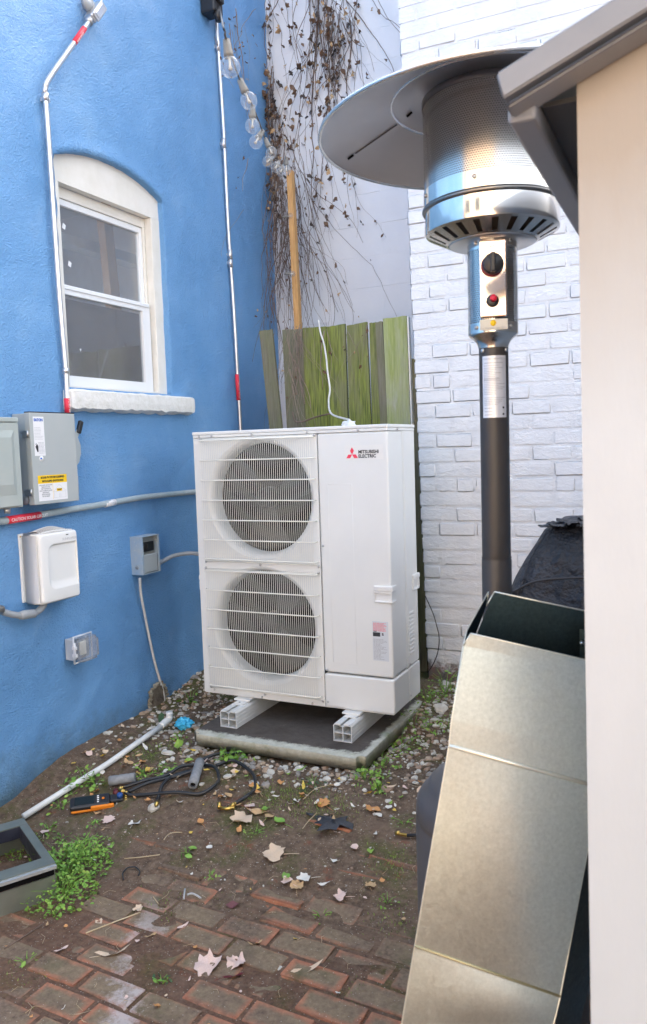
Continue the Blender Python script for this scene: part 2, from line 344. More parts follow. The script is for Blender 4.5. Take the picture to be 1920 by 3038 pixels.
# ---------------------------------------------------------------- mesh helpers
def weighted(me):
    """face-area weighted normals: large faces stay flat, bevels stay round"""
    vn = [Vector((0, 0, 0)) for _ in me.vertices]
    for p in me.polygons:
        w_ = p.normal*p.area**1.5
        for i in p.vertices: vn[i] += w_
    me.normals_split_custom_set_from_vertices([tuple(v.normalized()) if v.length > 0 else (0, 0, 1) for v in vn])
class MB:
    def __init__(s): s.v = []; s.f = []; s.mi = []; s.sm = []; s.wn = False
    def add(s, vs, fs, smooth=False, mi=0):
        o = len(s.v); s.v += [tuple(v) for v in vs]
        for f in fs: s.f.append([i+o for i in f]); s.mi.append(mi); s.sm.append(smooth)
        return s
    def box(s, x0, x1, y0, y1, z0, z1, bev=0, seg=2, mi=0, M_=None):
        if bev:
            b = bmesh.new(); bmesh.ops.create_cube(b, size=1)
            for v in b.verts: v.co = Vector(((x0+x1)/2+v.co.x*(x1-x0), (y0+y1)/2+v.co.y*(y1-y0), (z0+z1)/2+v.co.z*(z1-z0)))
            bmesh.ops.bevel(b, geom=b.edges[:], offset=bev, segments=seg, affect='EDGES', profile=.5)
            s.bm(b, False, mi, M_); return s
        vs = [Vector((x, y, z)) for x in (x0, x1) for y in (y0, y1) for z in (z0, z1)]
        if M_: vs = [M_ @ v for v in vs]
        return s.add(vs, [(0,1,3,2), (4,6,7,5), (0,4,5,1), (2,3,7,6), (0,2,6,4), (1,5,7,3)], False, mi)
    def bm(s, b, smooth=False, mi=0, M_=None):
        s.wn = s.wn or smooth
        b.verts.ensure_lookup_table(); b.verts.index_update()
        s.add([(M_ @ v.co if M_ else v.co.copy()) for v in b.verts], [[v.index for v in f.verts] for f in b.faces], smooth, mi); b.free(); return s
    def tube(s, pts, r, seg=8, cap=True, mi=0):
        pts = [Vector(p) for p in pts]; n = len(pts); rs = r if isinstance(r, (list, tuple)) else [r]*n
        vs = []; up = None
        for i, p in enumerate(pts):
            d = (pts[min(i+1, n-1)]-pts[max(i-1, 0)]).normalized()
            if up is None: up = d.orthogonal().normalized()
            up = (up-d*up.dot(d)); up = up.normalized() if up.length > 1e-6 else d.orthogonal().normalized()
            sd_ = d.cross(up)
            for k in range(seg):
                a = 2*PI*k/seg; vs.append(p+(up*math.cos(a)+sd_*math.sin(a))*rs[i])
        fs = [(i*seg+k, i*seg+(k+1) % seg, (i+1)*seg+(k+1) % seg, (i+1)*seg+k) for i in range(n-1) for k in range(seg)]
        if cap: fs += [list(range(seg))[::-1], [(n-1)*seg+k for k in range(seg)]]
        return s.add(vs, fs, True, mi)
    def lathe(s, prof, c=(0, 0, 0), seg=48, axis='Z', mi=0, smooth=True, close=False):
        vs = []; c = Vector(c)
        for r, h in prof:
            for k in range(seg):
                a = 2*PI*k/seg; x, y = r*math.cos(a), r*math.sin(a)
                if axis == 'Z': vs.append(c+Vector((x, y, h)))
                elif axis == 'Y': vs.append(c+Vector((x, -h, y)))     # h towards -Y
                else: vs.append(c+Vector((h, x, y)))                   # h towards +X
        n = len(prof)
        fs = [(i*seg+k, i*seg+(k+1) % seg, (i+1)*seg+(k+1) % seg, (i+1)*seg+k) for i in range(n-1) for k in range(seg)]
        if prof[0][0] < 1e-6 or close: fs.append(list(range(seg))[::-1])
        if prof[-1][0] < 1e-6 or close: fs.append([(n-1)*seg+k for k in range(seg)])
        return s.add(vs, fs, smooth, mi)
    def ext(s, poly, d, smooth=False, mi=0):
        """polygon (list of 3-d points) extruded by vector d"""
        n = len(poly); d = Vector(d); a = [Vector(p) for p in poly]
        return s.add(a+[p+d for p in a], [list(range(n))[::-1], [n+i for i in range(n)]]+[(i, (i+1) % n, n+(i+1) % n, n+i) for i in range(n)], smooth, mi)
    def mesh(s, name, mats, off=(0, 0, 0), fixn=True):
        me = bpy.data.meshes.new(name); o = Vector(off)
        me.from_pydata([tuple(Vector(v)-o) for v in s.v], [], s.f)
        for mt in (mats if isinstance(mats, (list, tuple)) else [mats]): me.materials.append(mt)
        me.polygons.foreach_set('material_index', s.mi); me.polygons.foreach_set('use_smooth', s.sm)
        if fixn:
            b = bmesh.new(); b.from_mesh(me); bmesh.ops.recalc_face_normals(b, faces=b.faces[:]); b.to_mesh(me); b.free()
        me.update()
        if s.wn: weighted(me)
        return me
def wloc(o):
    v = Vector((0, 0, 0))
    while o: v += o.location; o = o.parent
    return v
def thing(name, label, cat, loc, group=None):
    o = bpy.data.objects.new(name, None); col.objects.link(o); o.location = loc; o.empty_display_size = .05
    o['label'] = label; o['category'] = cat
    if group: o['group'] = group
    return o
def part(name, mb, mats, parent, kind=None, label=None):
    me = mb.mesh(name, mats, wloc(parent)); o = bpy.data.objects.new(name, me); col.objects.link(o); o.parent = parent
    if kind: o['kind'] = kind
    if label: o['label'] = label
    return o
def single(name, mb, mats, label=None, cat=None, group=None, kind=None):
    xs = [v[0] for v in mb.v]; ys = [v[1] for v in mb.v]; zs = [v[2] for v in mb.v]
    c = Vector(((min(xs)+max(xs))/2, (min(ys)+max(ys))/2, min(zs)))
    o = bpy.data.objects.new(name, mb.mesh(name, mats, c)); col.objects.link(o); o.location = c
    if label: o['label'] = label
    if cat: o['category'] = cat
    if group: o['group'] = group
    if kind: o['kind'] = kind
    return o
def textmesh(txt, size, org, xd, yd, align='LEFT', ext=.0004, stretch=1.0, bold=0):
    cu = bpy.data.curves.new('lettering', 'FONT'); cu.body = txt; cu.size = size; cu.align_x = align; cu.extrude = ext; cu.resolution_u = 2
    cu.offset = bold
    ob = bpy.data.objects.new('lettering', cu); col.objects.link(ob)
    bpy.context.view_layer.update()
    me = bpy.data.meshes.new_from_object(ob.evaluated_get(bpy.context.evaluated_depsgraph_get()))
    bpy.data.objects.remove(ob); bpy.data.curves.remove(cu)
    X_ = Vector(xd).normalized(); Y_ = Vector(yd).normalized(); N = X_.cross(Y_)
    mb = MB(); O = Vector(org)
    mb.add([O+X_*v.co.x*stretch+Y_*v.co.y+N*(v.co.z+ext) for v in me.vertices], [list(p.vertices) for p in me.polygons])
    bpy.data.meshes.remove(me); return mb
def lines(mb, org, xd, yd, wd, n, pitch, th, jit=.35, mi=0, lift=.0004):
    X_ = Vector(xd).normalized(); Y_ = Vector(yd).normalized(); N = X_.cross(Y_); O = Vector(org)+N*lift
    for i in range(n):
        x = 0; L = wd*(1-jit*rnd.random()); y = -pitch*i
        while x < L:
            wl = min(th*rnd.uniform(1.5, 5), L-x)
            a = O+X_*x+Y_*y; mb.add([a, a+X_*wl, a+X_*wl-Y_*th, a-Y_*th], [(0, 1, 2, 3)], False, mi)
            x += wl+th*.8
    return mb
def quad(mb, org, xd, yd, w_, h_, lift=.0002, th=.0003, mi=0):
    X_ = Vector(xd).normalized(); Y_ = Vector(yd).normalized(); N = X_.cross(Y_); a = Vector(org)+N*lift
    return mb.ext([a, a+X_*w_, a+X_*w_+Y_*h_, a+Y_*h_], N*th, False, mi)
def screw(mb, p, n, r=.005, h=.003):
    n = Vector(n).normalized(); p = Vector(p); mb.tube([p, p+n*h*.6, p+n*h], [r, r, r*.6], 10)
def ss(a, b, x):
    t = min(1, max(0, (x-a)/(b-a))); return t*t*(3-2*t)
def gz(x, y):
    return -.305+.13*ss(-1.25, -.4, y)+.10*ss(0, .8, y)+.03*math.exp(-((x+1.45)/.2)**2)
def gzn(x, y):
    return gz(x, y)+.010*noise.noise(Vector((x*5, y*5, 0)))+.006*noise.noise(Vector((x*17, y*17, 3)))
def cr(pts, n=6):
    """smooth curve through points"""
    P = [Vector(p) for p in pts]; P = [P[0]*2-P[1]]+P+[P[-1]*2-P[-2]]; out = []
    for i in range(1, len(P)-2):
        a, b, c, d = P[i-1:i+3]
        for k in range(n):
            t = k/n; out.append(.5*((2*b)+(c-a)*t+(2*a-5*b+4*c-d)*t*t+(-a+3*b-3*c+d)*t**3))
    return out+[P[-2]]
WX = -1.45      # face of the blue house wall

# ================================================================ ground
def ax(lo, hi, st, far):
    a = []; v = lo
    while v < hi: a.append(v); v += st
    a.append(hi); k = [-far, -far*.4, -far*.15, -far*.06]
    return [lo+q for q in k]+a+[hi-q for q in k[::-1]]
gx = ax(-1.7, 2.0, .022, 90); gy = ax(-3.4, 1.9, .022, 90)
mb = MB(); nx = len(gx)
mb.v = [(x, y, gz(x, y)+.0075+.35*(gzn(x, y)-gz(x, y)) if y < -1.3 else gz(x, y)+.0075*ss(-.9, -1.3, y)+(.35+.65*ss(-1.3, -1.0, y))*(gzn(x, y)-gz(x, y))) for y in gy for x in gx]
mb.f = [[j*nx+i, j*nx+i+1, (j+1)*nx+i+1, (j+1)*nx+i] for j in range(len(gy)-1) for i in range(nx-1)]
mb.mi = [0]*len(mb.f); mb.sm = [True]*len(mb.f)
gme = mb.mesh('ground', dirt, fixn=False); g = bpy.data.objects.new('ground', gme); col.objects.link(g); g['kind'] = 'structure'

# ---- brick paving: every paver a part of the pavement
def brick_mesh(name, L, W_, H, mt, bev, jit, seed, seg=1):
    r2 = random.Random(seed); b = bmesh.new(); bmesh.ops.create_cube(b, size=1)
    for v in b.verts: v.co = Vector((v.co.x*L, v.co.y*W_, v.co.z*H))
    bmesh.ops.bevel(b, geom=b.edges[:], offset=bev, segments=seg, affect='EDGES')
    for v in b.verts: v.co += Vector((r2.uniform(-1, 1), r2.uniform(-1, 1), r2.uniform(-1, 1)))*jit
    me = bpy.data.meshes.new(name); b.to_mesh(me); b.free(); me.materials.append(mt)
    for p in me.polygons: p.use_smooth = True
    me.update(); weighted(me)
    return me
pv = bpy.data.objects.new('pavement', None); col.objects.link(pv); pv.location = (-.3, -1.5, -.31); pv['kind'] = 'structure'
pms = [brick_mesh('brick', .196, .095, .06, paver, .006, .0022, 50+i, 2) for i in range(9)]
ang = math.radians(-2.6); ca, sa = math.cos(ang), math.sin(ang); npv = 0
for j in range(-9, 10):
    for i in range(-8, 9):
        lx = i*.203+(.1015 if j % 2 else 0)+rnd.uniform(-.005, .005); ly = j*.1015+rnd.uniform(-.003, .003)
        x = .055+ca*lx-sa*ly; y = -1.37+sa*lx+ca*ly
        if x < -1.38 or x > 1.25 or y > -.62 or y < -2.2: continue
        if npv >= 296: continue
        sink = -.024*ss(-1.35, -.70, y)-.016*ss(-.45, -1.0, x)*ss(-1.75, -1.35, y)+rnd.uniform(-.004, .002)
        z = gz(x, y)+.011+sink+.004*noise.noise(Vector((x*7, y*7, 1)))-.03
        o = bpy.data.objects.new('brick', pms[rnd.randrange(9)]); col.objects.link(o); o.parent = pv
        o.location = Vector((x, y, z))-pv.location; npv += 1
        sl_ = (gz(x, y+.03)-gz(x, y-.03))/.06
        o.rotation_euler = (math.atan(sl_)+rnd.uniform(-.014, .014), rnd.uniform(-.014, .014), ang+rnd.uniform(-.02, .02)+(PI if rnd.random() < .5 else 0))

# ================================================================ blue house
house = thing('house', 'blue stucco house wall with a white arched window on the left', 'house', (WX, -.2, -.3))
Y0, Y1, ZB, ZS, RISE = -.43, .385, 1.565, 2.632, .082
ym, hw = (Y0+Y1)/2, (Y1-Y0)/2
arc = lambda y: ZS+RISE*(1-min(1, abs((y-ym)/hw))**2.2)
def lin(a, b, n): return [a+(b-a)*i/n for i in range(n)]
ys = lin(-5.2, Y0, 160)+lin(Y0, Y1, 36)+lin(Y1, 1.72, 56)+[1.72]
mb = MB(); grid = {}
def wd(y, z):
    d = .010*noise.noise(Vector((y*2.1, z*2.1, 5)))+.0045*noise.noise(Vector((y*8, z*8, 9)))
    if z < .2: d += .02*ss(.2, -.2, z)*(1+.8*noise.noise(Vector((y*6, z*6, 2))))
    return WX+d
for i, y in enumerate(ys):
    top = arc(y) if Y0 <= y <= Y1 else ZS
    zl = lin(-.6, ZB, 74)+lin(ZB, top, 40)+lin(top, 5.6, 90)+[5.6]
    for k, z in enumerate(zl):
        yy = y
        edge = 74 <= k <= 114
        if abs(y-Y0) < 1e-6 and edge: yy += .009*noise.noise(Vector((z*9, 0, 0)))
        if abs(y-Y1) < 1e-6 and edge: yy += .005*noise.noise(Vector((z*9, 4, 0)))
        zz = z+(.004*noise.noise(Vector((y*30, 1, 0))) if k == 114 and Y0 < y < Y1 else 0)
        x = wd(yy, zz)
        if k >= 114 and Y0-.02 < y < Y1+.02 and zz-top < .05: x += .007
        grid[i, k] = len(mb.v); mb.v.append((x, yy, zz))
nk = 205
for i in range(len(ys)-1):
    for k in range(nk-1):
        if Y0-1e-6 <= ys[i] < Y1-1e-6 and 74 <= k < 114: continue
        mb.f.append([grid[i, k], grid[i+1, k], grid[i+1, k+1], grid[i, k+1]]); mb.mi.append(0); mb.sm.append(True)
# reveals of the opening
ring = [grid[i, 114] for i in range(len(ys)) if Y0-1e-6 <= ys[i] <= Y1+1e-6]
iL = [i for i in range(len(ys)) if abs(ys[i]-Y0) < 1e-6][0]; iR = [i for i in range(len(ys)) if abs(ys[i]-Y1) < 1e-6][0]
def strip(ids):
    o = len(mb.v)
    for q in ids: v = mb.v[q]; mb.v.append((WX-.12, v[1], v[2]))
    for a in range(len(ids)-1): mb.f.append([ids[a], ids[a+1], o+a+1, o+a]); mb.mi.append(0); mb.sm.append(True)
strip(ring); strip([grid[iL, k] for k in range(74, 115)]); strip([grid[iR, k] for k in range(74, 115)])
strip([grid[i, 74] for i in range(iL, iR+1)])
# roof-high far end and top; unseen near end left open to light the room
mb.add([(WX-.05, 1.72, -.6), (-6, 1.72, -.6), (-6, 1.72, 5.6), (WX-.05, 1.72, 5.6), (WX, -5.2, -.6), (-6, -5.2, -.6), (-6, -5.2, 5.6), (WX, -5.2, 5.6)], [(0, 1, 2, 3), (3, 2, 6, 7)])
part('wall', mb, blue_stucco, house)
# window (part) with its pieces (sub-parts)
mb = MB()
n = 40
fr = [(WX-.026, Y0-.006, 2.53)]+[(WX-.026, Y0-.006+(Y1-Y0+.012)*i/n, arc(Y0+(Y1-Y0)*i/n)+.006) for i in range(n+1)]+[(WX-.026, Y1+.006, 2.53)]
mb.ext(fr, (-.042, 0, 0))
win = part('window', mb, frame_paint, house)          # arched head board
mb = MB().box(WX-.07, WX-.024, Y0-.006, Y0+.05, ZB-.02, 2.529, .003); part('jamb', mb, frame_paint, win)
mb = MB().box(WX-.07, WX-.024, Y1-.072, Y1+.006, ZB-.02, 2.529, .003)
mb.box(WX-.11, WX-.071, Y1-.085, Y1+.006, ZB, 2.529, .002); part('jamb', mb, frame_paint, win)
mb = MB().box(WX-.09, WX-.072, Y0+.02, Y1-.07, 2.478, 2.529, .002); part('head_stop', mb, frame_paint, win)
YL, YR = Y0+.022, Y1-.086
mb = MB()
def sash(mb, x, y0, y1, z0, z1, wl, wr, wb, wt, d=.026):
    mb.box(x-d, x, y0, y0+wl, z0, z1, .002); mb.box(x-d, x, y1-wr, y1, z0, z1, .002)
    mb.box(x-d, x+.001, y0+wl, y1-wr, z0, z0+wb, .002); mb.box(x-d, x+.001, y0+wl, y1-wr, z1-wt, z1, .002)
sash(mb, WX-.082, YL, YR, 2.03, 2.477, .05, .022, .025, .030)
part('sash', mb, vinyl, win, label='upper sash')
mb = MB(); sash(mb, WX-.052, YL, YR, 1.578, 2.062, .05, .062, .050, .046)
mb.box(WX-.052, WX-.044, YL+.01, YR-.01, 2.040, 2.058, .002)
part('sash', mb, vinyl, win, label='lower sash')
mb = MB().box(WX-.100, WX-.096, YL+.045, YR-.02, 2.05, 2.45); part('pane', mb, win_glass, win)
mb = MB().box(WX-.070, WX-.066, YL+.045, YR-.06, 1.62, 2.02); part('pane', mb, win_glass, win)
mb = MB().box(WX-.10, WX-.02, YL, YR+.02, 1.556, 1.577, .003); part('sub_sill', mb, frame_paint, win)
mb = MB()
for y, z in ((-.30, 2.345), (-.275, 2.17)):
    mb.ext([(WX-.094, y, z), (WX-.094, y+.02, z-.006), (WX-.094, y+.026, z+.016), (WX-.094, y+.008, z+.026)], (.001, 0, 0))
mb.ext([(WX-.064, -.26, 1.765), (WX-.064, -.252, 1.752), (WX-.064, -.247, 1.768)], (.001, 0, 0))
part('paint_spot', mb, paper, win)
# rough sill
b = bmesh.new(); bmesh.ops.create_grid(b, x_segments=2, y_segments=2, size=.001); b.free()
mb = MB(); nn = 60
rings = []
for i in range(nn+1):
    y = -.462+i/nn*(.540+.462); t = y
    j = lambda a, s: a*noise.noise(Vector((y*22, s*5.3, s)))
    e = .006 if i in (0, nn) else 0
    rings.append([(WX-.12, y, 1.555), (WX+.050-e, y, 1.553+j(.004, 1)-e), (WX+.060-e, y, 1.545+j(.004, 2)-e), (WX+.062-e, y, 1.50+j(.005, 3)), (WX+.059-e, y, 1.466+j(.014, 4)+e), (WX+.02, y, 1.452+j(.009, 5)+e), (WX-.12, y, 1.452)])
o = 0; mb.v = [v for r in rings for v in r]; K = 7
for i in range(nn):
    for k in range(K): mb.f.append([i*K+k, (i+1)*K+k, (i+1)*K+(k+1) % K, i*K+(k+1) % K]); mb.mi.append(0); mb.sm.append(False)
mb.f += [list(range(K)), [nn*K+k for k in range(K)][::-1]]; mb.mi += [0, 0]; mb.sm += [False, False]
part('window_sill', mb, sill_m, house)
# room behind the glass
mb = MB().box(WX-2.2, WX-.125, -1.6, 1.6, .9, 3.1)
mb.f = [f for k, f in enumerate(mb.f) if k not in (1, 2)]; mb.mi = [0]*4; mb.sm = [False]*4      # open to this window; unseen side face also removed to let daylight in
part('room', mb, room_m, house)
mb = MB().ext([(-1.8,0.305,2.66), (-1.8,0.375,2.678), (-1.8,0.454,1.728), (-1.8,0.369,1.722)], (-.05, 0, 0)); part('interior_post', mb, post_wood, house)
mb = MB().box(WX-.24, WX-.22, Y0-.1, Y1+.5, 1.3, 2.04); part('added_dark_panel', mb, M('brown_panel', (.10, .075, .065), .8, c2=(.16, .12, .10), ns=4), house)  # added panel, hides the post and darkens behind the lower pane's reflection
mb = MB().ext([(-1.95,0.049,2.479), (-1.95,0.83,2.485), (-1.95,0.825,2.421), (-1.95,0.045,2.427)], (-.1, 0, 0)); part('interior_pipe', mb, room_white, house)

# ================================================================ white brick building
bb = thing('brick_building', 'white painted brick house wall standing behind the patio heater', 'building', (1.0, .9, -.1))
xl = lambda z: -.112-.022*z
mb = MB().ext([(xl(-.3)+.008, .8248, -.3), (xl(5.2)+.008, .8248, 5.2), (4.6, .8248, 5.2), (4.6, .8248, -.3)], (0, 3.0, 0)); part('wall', mb, white_brick, bb)
stm = [brick_mesh('brick', .196, .05, .0705, white_brick, .0055, .0016, 100+i, 2) for i in range(8)]
hdm = [brick_mesh('brick', .094, .05, .0705, white_brick, .0055, .0016, 120+i, 2) for i in range(5)]
HR = {-6, 0, 6, 13, 19, 26, 32, 39, 45, 52, 58}
rest = MB(); nb = 0
for k in range(-8, 58):
    z = .535+.0798*k
    x = xl(z)+rnd.uniform(-.003, .006)
    if k % 2: first = .094
    else: first = .196
    hd = k in HR; a = 0
    while x < 4.4:
        L = .196
        if hd: L = .094 if (a % 5) < 3 else .196
        elif a == 0: L = first
        lst = hdm if L < .1 else stm
        me = lst[rnd.randrange(len(lst))]
        p = Vector((x+L/2, .820+.025+rnd.uniform(-.002, .002), z+rnd.uniform(-.0015, .0015))); ry = rnd.uniform(-.006, .006)
        if x < 1.02 and z < 3.62 and nb < 298:
            o = bpy.data.objects.new('brick', me); col.objects.link(o); o.parent = bb; o.location = p-bb.location; o.rotation_euler = (rnd.uniform(-.01, .01), ry, 0); nb += 1
        else:
            h = .0705/2; rest.box(p.x-L/2+.002, p.x+L/2-.002, .8215, .83, p.z-h, p.z+h)
        x += L+.0105; a += 1
part('brick', rest, white_brick, bb, 'stuff')
# ================================================================ white block building at the back
kb = thing('block_building', 'white painted block wall rising behind the fence, hung with dead vines', 'building', (-.4, 1.8, 1.0))
mb = MB().box(-1.46, 1.2, 1.6742, 3.2, -.3, 5.4); part('wall', mb, cmu, kb)
bms = [brick_mesh('block', .4035, .03, .2005, cmu, .002, .0007, 150+i, 1) for i in range(5)]
for k in range(6, 26):
    for i in range(0, 5):
        x = -1.25+i*.406+(.203 if k % 2 else 0)-.203; z = .42+k*.203-.06
        if z > 4.7: continue
        o = bpy.data.objects.new('block', bms[rnd.randrange(5)]); col.objects.link(o); o.parent = kb
        o.location = Vector((x, 1.688+rnd.uniform(-.0008, .0008), z))-kb.location

# ================================================================ fence
fn = thing('fence', 'low mossy green board fence closing the gap behind the white heat pump', 'fence', (-.62, .95, -.1))
FY = .93
def board(tl, tr, br, bl, mt, dy=0, lab=None, th=.018):
    def at(p, z):   # keep x of the traced line, extend downward
        return p
    mb = MB(); dn = lambda t, b_, z: (t[0]+(b_[0]-t[0])*(t[2]-z)/(t[2]-b_[2]), FY+dy, z)
    n_ = 6; tp = [(tl[0]+(tr[0]-tl[0])*i/n_, FY+dy, tl[2]+(tr[2]-tl[2])*i/n_+.004*noise.noise(Vector((i*3.1, tl[0]*40, 0)))) for i in range(n_+1)]
    zb = -.12
    poly = [dn(tl, bl, zb)]+tp+[dn(tr, br, zb)]
    mb.ext(poly, (0, th, 0)); return part('board', mb, mt, fn, label=lab)
B = lambda a, b_, c, d: None
board((-1.159,0.93,1.955), (-1.072,0.93,1.957), (-1.029,0.93,1.372), (-1.114,0.93,1.375), fence_grey, -.02, 'narrow leaning board')
board((-1.014,0.93,1.951), (-0.874,0.93,1.945), (-0.874,0.93,1.368), (-1.006,0.93,1.373), fence_grey, .004)
board((-0.871,0.93,1.948), (-0.719,0.93,1.944), (-0.733,0.93,1.362), (-0.871,0.93,1.367), fence_green, -.004)
board((-0.717,0.93,1.942), (-0.602,0.93,1.948), (-0.6,0.93,1.363), (-0.731,0.93,1.368), fence_green, .003)
board((-0.588,0.93,1.936), (-0.463,0.93,1.943), (-0.454,0.93,1.357), (-0.589,0.93,1.362), fence_green, -.003)
board((-0.449,0.93,1.938), (-0.412,0.93,1.938), (-0.398,0.93,1.358), (-0.449,0.93,1.36), fence_green, .004)
board((-0.41,0.93,1.938), (-0.367,0.93,1.939), (-0.352,0.93,1.356), (-0.395,0.93,1.358), fence_grey, -.002)
board((-0.362,0.93,1.952), (-0.222,0.93,1.953), (-0.213,0.93,1.351), (-0.35,0.93,1.356), fence_pale, -.006)
mb = MB().ext([(-0.219,0.925,1.952), (-0.21,0.925,1.949), (-0.201,0.925,1.35), (-0.21,0.925,1.351)], (0, .03, 0)); part('edge_strip', mb, frame_paint, fn)
for z in (.35, 1.25):
    mb = MB().box(-1.16, -.18, FY+.024, FY+.06, z, z+.085, .003); part('rail', mb, fence_grey, fn)
mb = MB().box(-.235, -.155, FY+.025, FY+.11, -.15, 1.72, .003); part('post', mb, fence_grey, fn)
# ================================================================ resin shed at the right
shed = thing('shed', 'beige resin garden shed with a grey roof edge at the right', 'shed', (1.6, -2.0, -.31))
c0 = (1.123,-2.26,1.665); c1 = (1.135,-2.26,0.452)
k_ = (c1[0]-c0[0])/(c1[2]-c0[2])
cz = lambda z: Vector((c0[0]+(z-c0[2])*k_, c0[1], z))
tz = 1.69; mb = MB(); bz, tt = cz(-.33), cz(tz)
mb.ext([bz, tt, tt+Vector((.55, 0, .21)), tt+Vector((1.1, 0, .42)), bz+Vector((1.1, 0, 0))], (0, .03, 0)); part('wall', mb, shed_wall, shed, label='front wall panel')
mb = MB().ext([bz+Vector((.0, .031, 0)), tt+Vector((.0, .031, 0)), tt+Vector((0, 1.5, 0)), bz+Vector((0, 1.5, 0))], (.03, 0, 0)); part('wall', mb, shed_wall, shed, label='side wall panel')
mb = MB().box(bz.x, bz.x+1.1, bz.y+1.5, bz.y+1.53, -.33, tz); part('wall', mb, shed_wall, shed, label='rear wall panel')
# roof: sloping slab, front rake trim, eave trim with soffit lip
ex, ez, ry_ = 1.052, 1.652, -2.312
mb = MB().ext([(ex+.003, ry_+.02, ez+.036), (ex+1.2, ry_+.02, ez+.036+1.2*.38), (ex+1.2, ry_+.02, ez+.048+1.2*.38), (ex+.003, ry_+.02, ez+.048)], (0, 1.6, 0))
part('roof', mb, shed_trim, shed)
def rake(z0, z1, y0, y1, bev, x0=ex-.010):
    b = bmesh.new(); bmesh.ops.create_cube(b, size=1)
    for v in b.verts:
        x = x0 if v.co.x < 0 else x0+1.2
        v.co = Vector((x, y0 if v.co.y < 0 else y1, (z0 if v.co.z < 0 else z1)+(x-x0)*.38-(.004 if v.co.x < 0 and v.co.z > 0 else 0)))
        if v.co.x < x0+.1 and v.co.z > ez+.02: v.co.x -= .008
    bmesh.ops.bevel(b, geom=b.edges[:], offset=bev, segments=3, affect='EDGES')
    return MB().bm(b, True)
part('rake_trim', rake(ez+.013, ez+.050, ry_, ry_+.035, .003), shed_trim, shed)
part('rake_trim', rake(ez+.001, ez+.0125, ry_+.0015, ry_+.05, .004, ex-.006), shed_trim, shed, label='lower rounded lip of the roof edge')
mb = MB().box(ex-.012, ex+.024, ry_+.036, ry_+1.55, ez-.004, ez+.05, .005); part('eave_trim', mb, shed_trim, shed)
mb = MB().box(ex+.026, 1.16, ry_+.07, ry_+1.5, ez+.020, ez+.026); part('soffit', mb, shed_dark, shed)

# ================================================================ concrete pad
b = bmesh.new(); bmesh.ops.create_cube(b, size=1)
for v in b.verts: v.co = Vector((-.487+v.co.x*.897, .20+v.co.y*.985, -.129+v.co.z*.056))
bmesh.ops.bevel(b, geom=[e for e in b.edges if abs(e.verts[0].co.z-e.verts[1].co.z) > .01], offset=.035, segments=5, affect='EDGES')
bmesh.ops.bevel(b, geom=[e for e in b.edges if e.verts[0].co.z > -.11 and e.verts[1].co.z > -.11], offset=.003, segments=2, affect='EDGES')
mb = MB().bm(b, True)
pad = single('concrete_slab', mb, concrete, 'stained concrete slab with mossy edges under the white heat pump', 'slab')

# ================================================================ heat pump
W_, H_, D_ = 1.043, 1.337, .36
hp = thing('heat_pump', 'tall white outdoor heat pump with two round fans and red diamond logo', 'heat pump', (-W_/2, D_/2, -.10))
mb = MB()       # cabinet shell: side, back, bottom
mb.box(-W_, -W_+.006, .003, D_, .006, 1.318); mb.box(-W_+.006, -.006, D_-.006, D_, .006, 1.318)
mb.box(-W_+.004, -.004, .004, D_-.007, 0, .0055)
part('cabinet', mb, white_steel, hp)
mb = MB().box(-W_-.004, .004, -.005, D_+.005, 1.321, H_, .004); mb.box(-W_-.001, .001, -.002, D_+.002, 1.307, 1.3205, .002)
part('lid', mb, white_steel, hp)
SX = -.352      # seam between fan panel and service panel
def fan_panel():
    """front sheet with two round openings"""
    mb = MB(); N = 72
    cells = [(-W_, SX-.0012, .6735, 1.305, FC[0][0], FC[0][1]), (-W_, SX-.0012, .004, .6735, FC[1][0], FC[1][1])]
    for x0, x1, z0, z1, cx, cz_ in cells:
        inner, outer = [], []
        for k in range(N):
            a = 2*PI*k/N+PI/4; dx, dz = math.cos(a), math.sin(a)
            tx = ((x1-cx) if dx > 0 else (x0-cx))/dx if abs(dx) > 1e-9 else 1e9
            tz_ = ((z1-cz_) if dz > 0 else (z0-cz_))/dz if abs(dz) > 1e-9 else 1e9
            t = min(tx, tz_); outer.append((cx+dx*t, 0, cz_+dz*t)); inner.append((cx+dx*RO, 0, cz_+dz*RO))
        # exact corners
        for cxx in (x0, x1):
            for czz in (z0, z1):
                k = min(range(N), key=lambda q: (outer[q][0]-cxx)**2+(outer[q][2]-czz)**2); outer[k] = (cxx, 0, czz)
        mb.add(outer+inner, [(k, (k+1) % N, N+(k+1) % N, N+k) for k in range(N)])
        # flared bell mouth running into the cabinet
        mb.lathe([(RO, 0), (RO-.010, -.004), (RO-.019, -.013), (RO-.025, -.028), (RO-.028, -.048), (RO-.028, -.09)], (cx, 0, cz_), N, 'Y')
    mb.add([(-W_, 0, .004), (-W_, 0, 1.305), (-W_, .02, 1.305), (-W_, .02, .004)], [(0, 1, 2, 3)])
    mb.add([(SX-.0012, 0, .004), (SX-.0012, 0, 1.305), (SX-.0012, .01, 1.305), (SX-.0012, .01, .004)], [(0, 1, 2, 3)])
    mb.add([(-W_, 0, .004), (SX, 0, .004), (SX, .02, .004), (-W_, .02, .004)], [(0, 1, 2, 3)])
    return mb
FC = [(-.672, 1.002), (-.676, .372)]; RO = .298
pn = part('fan_panel', fan_panel(), white_steel, hp)
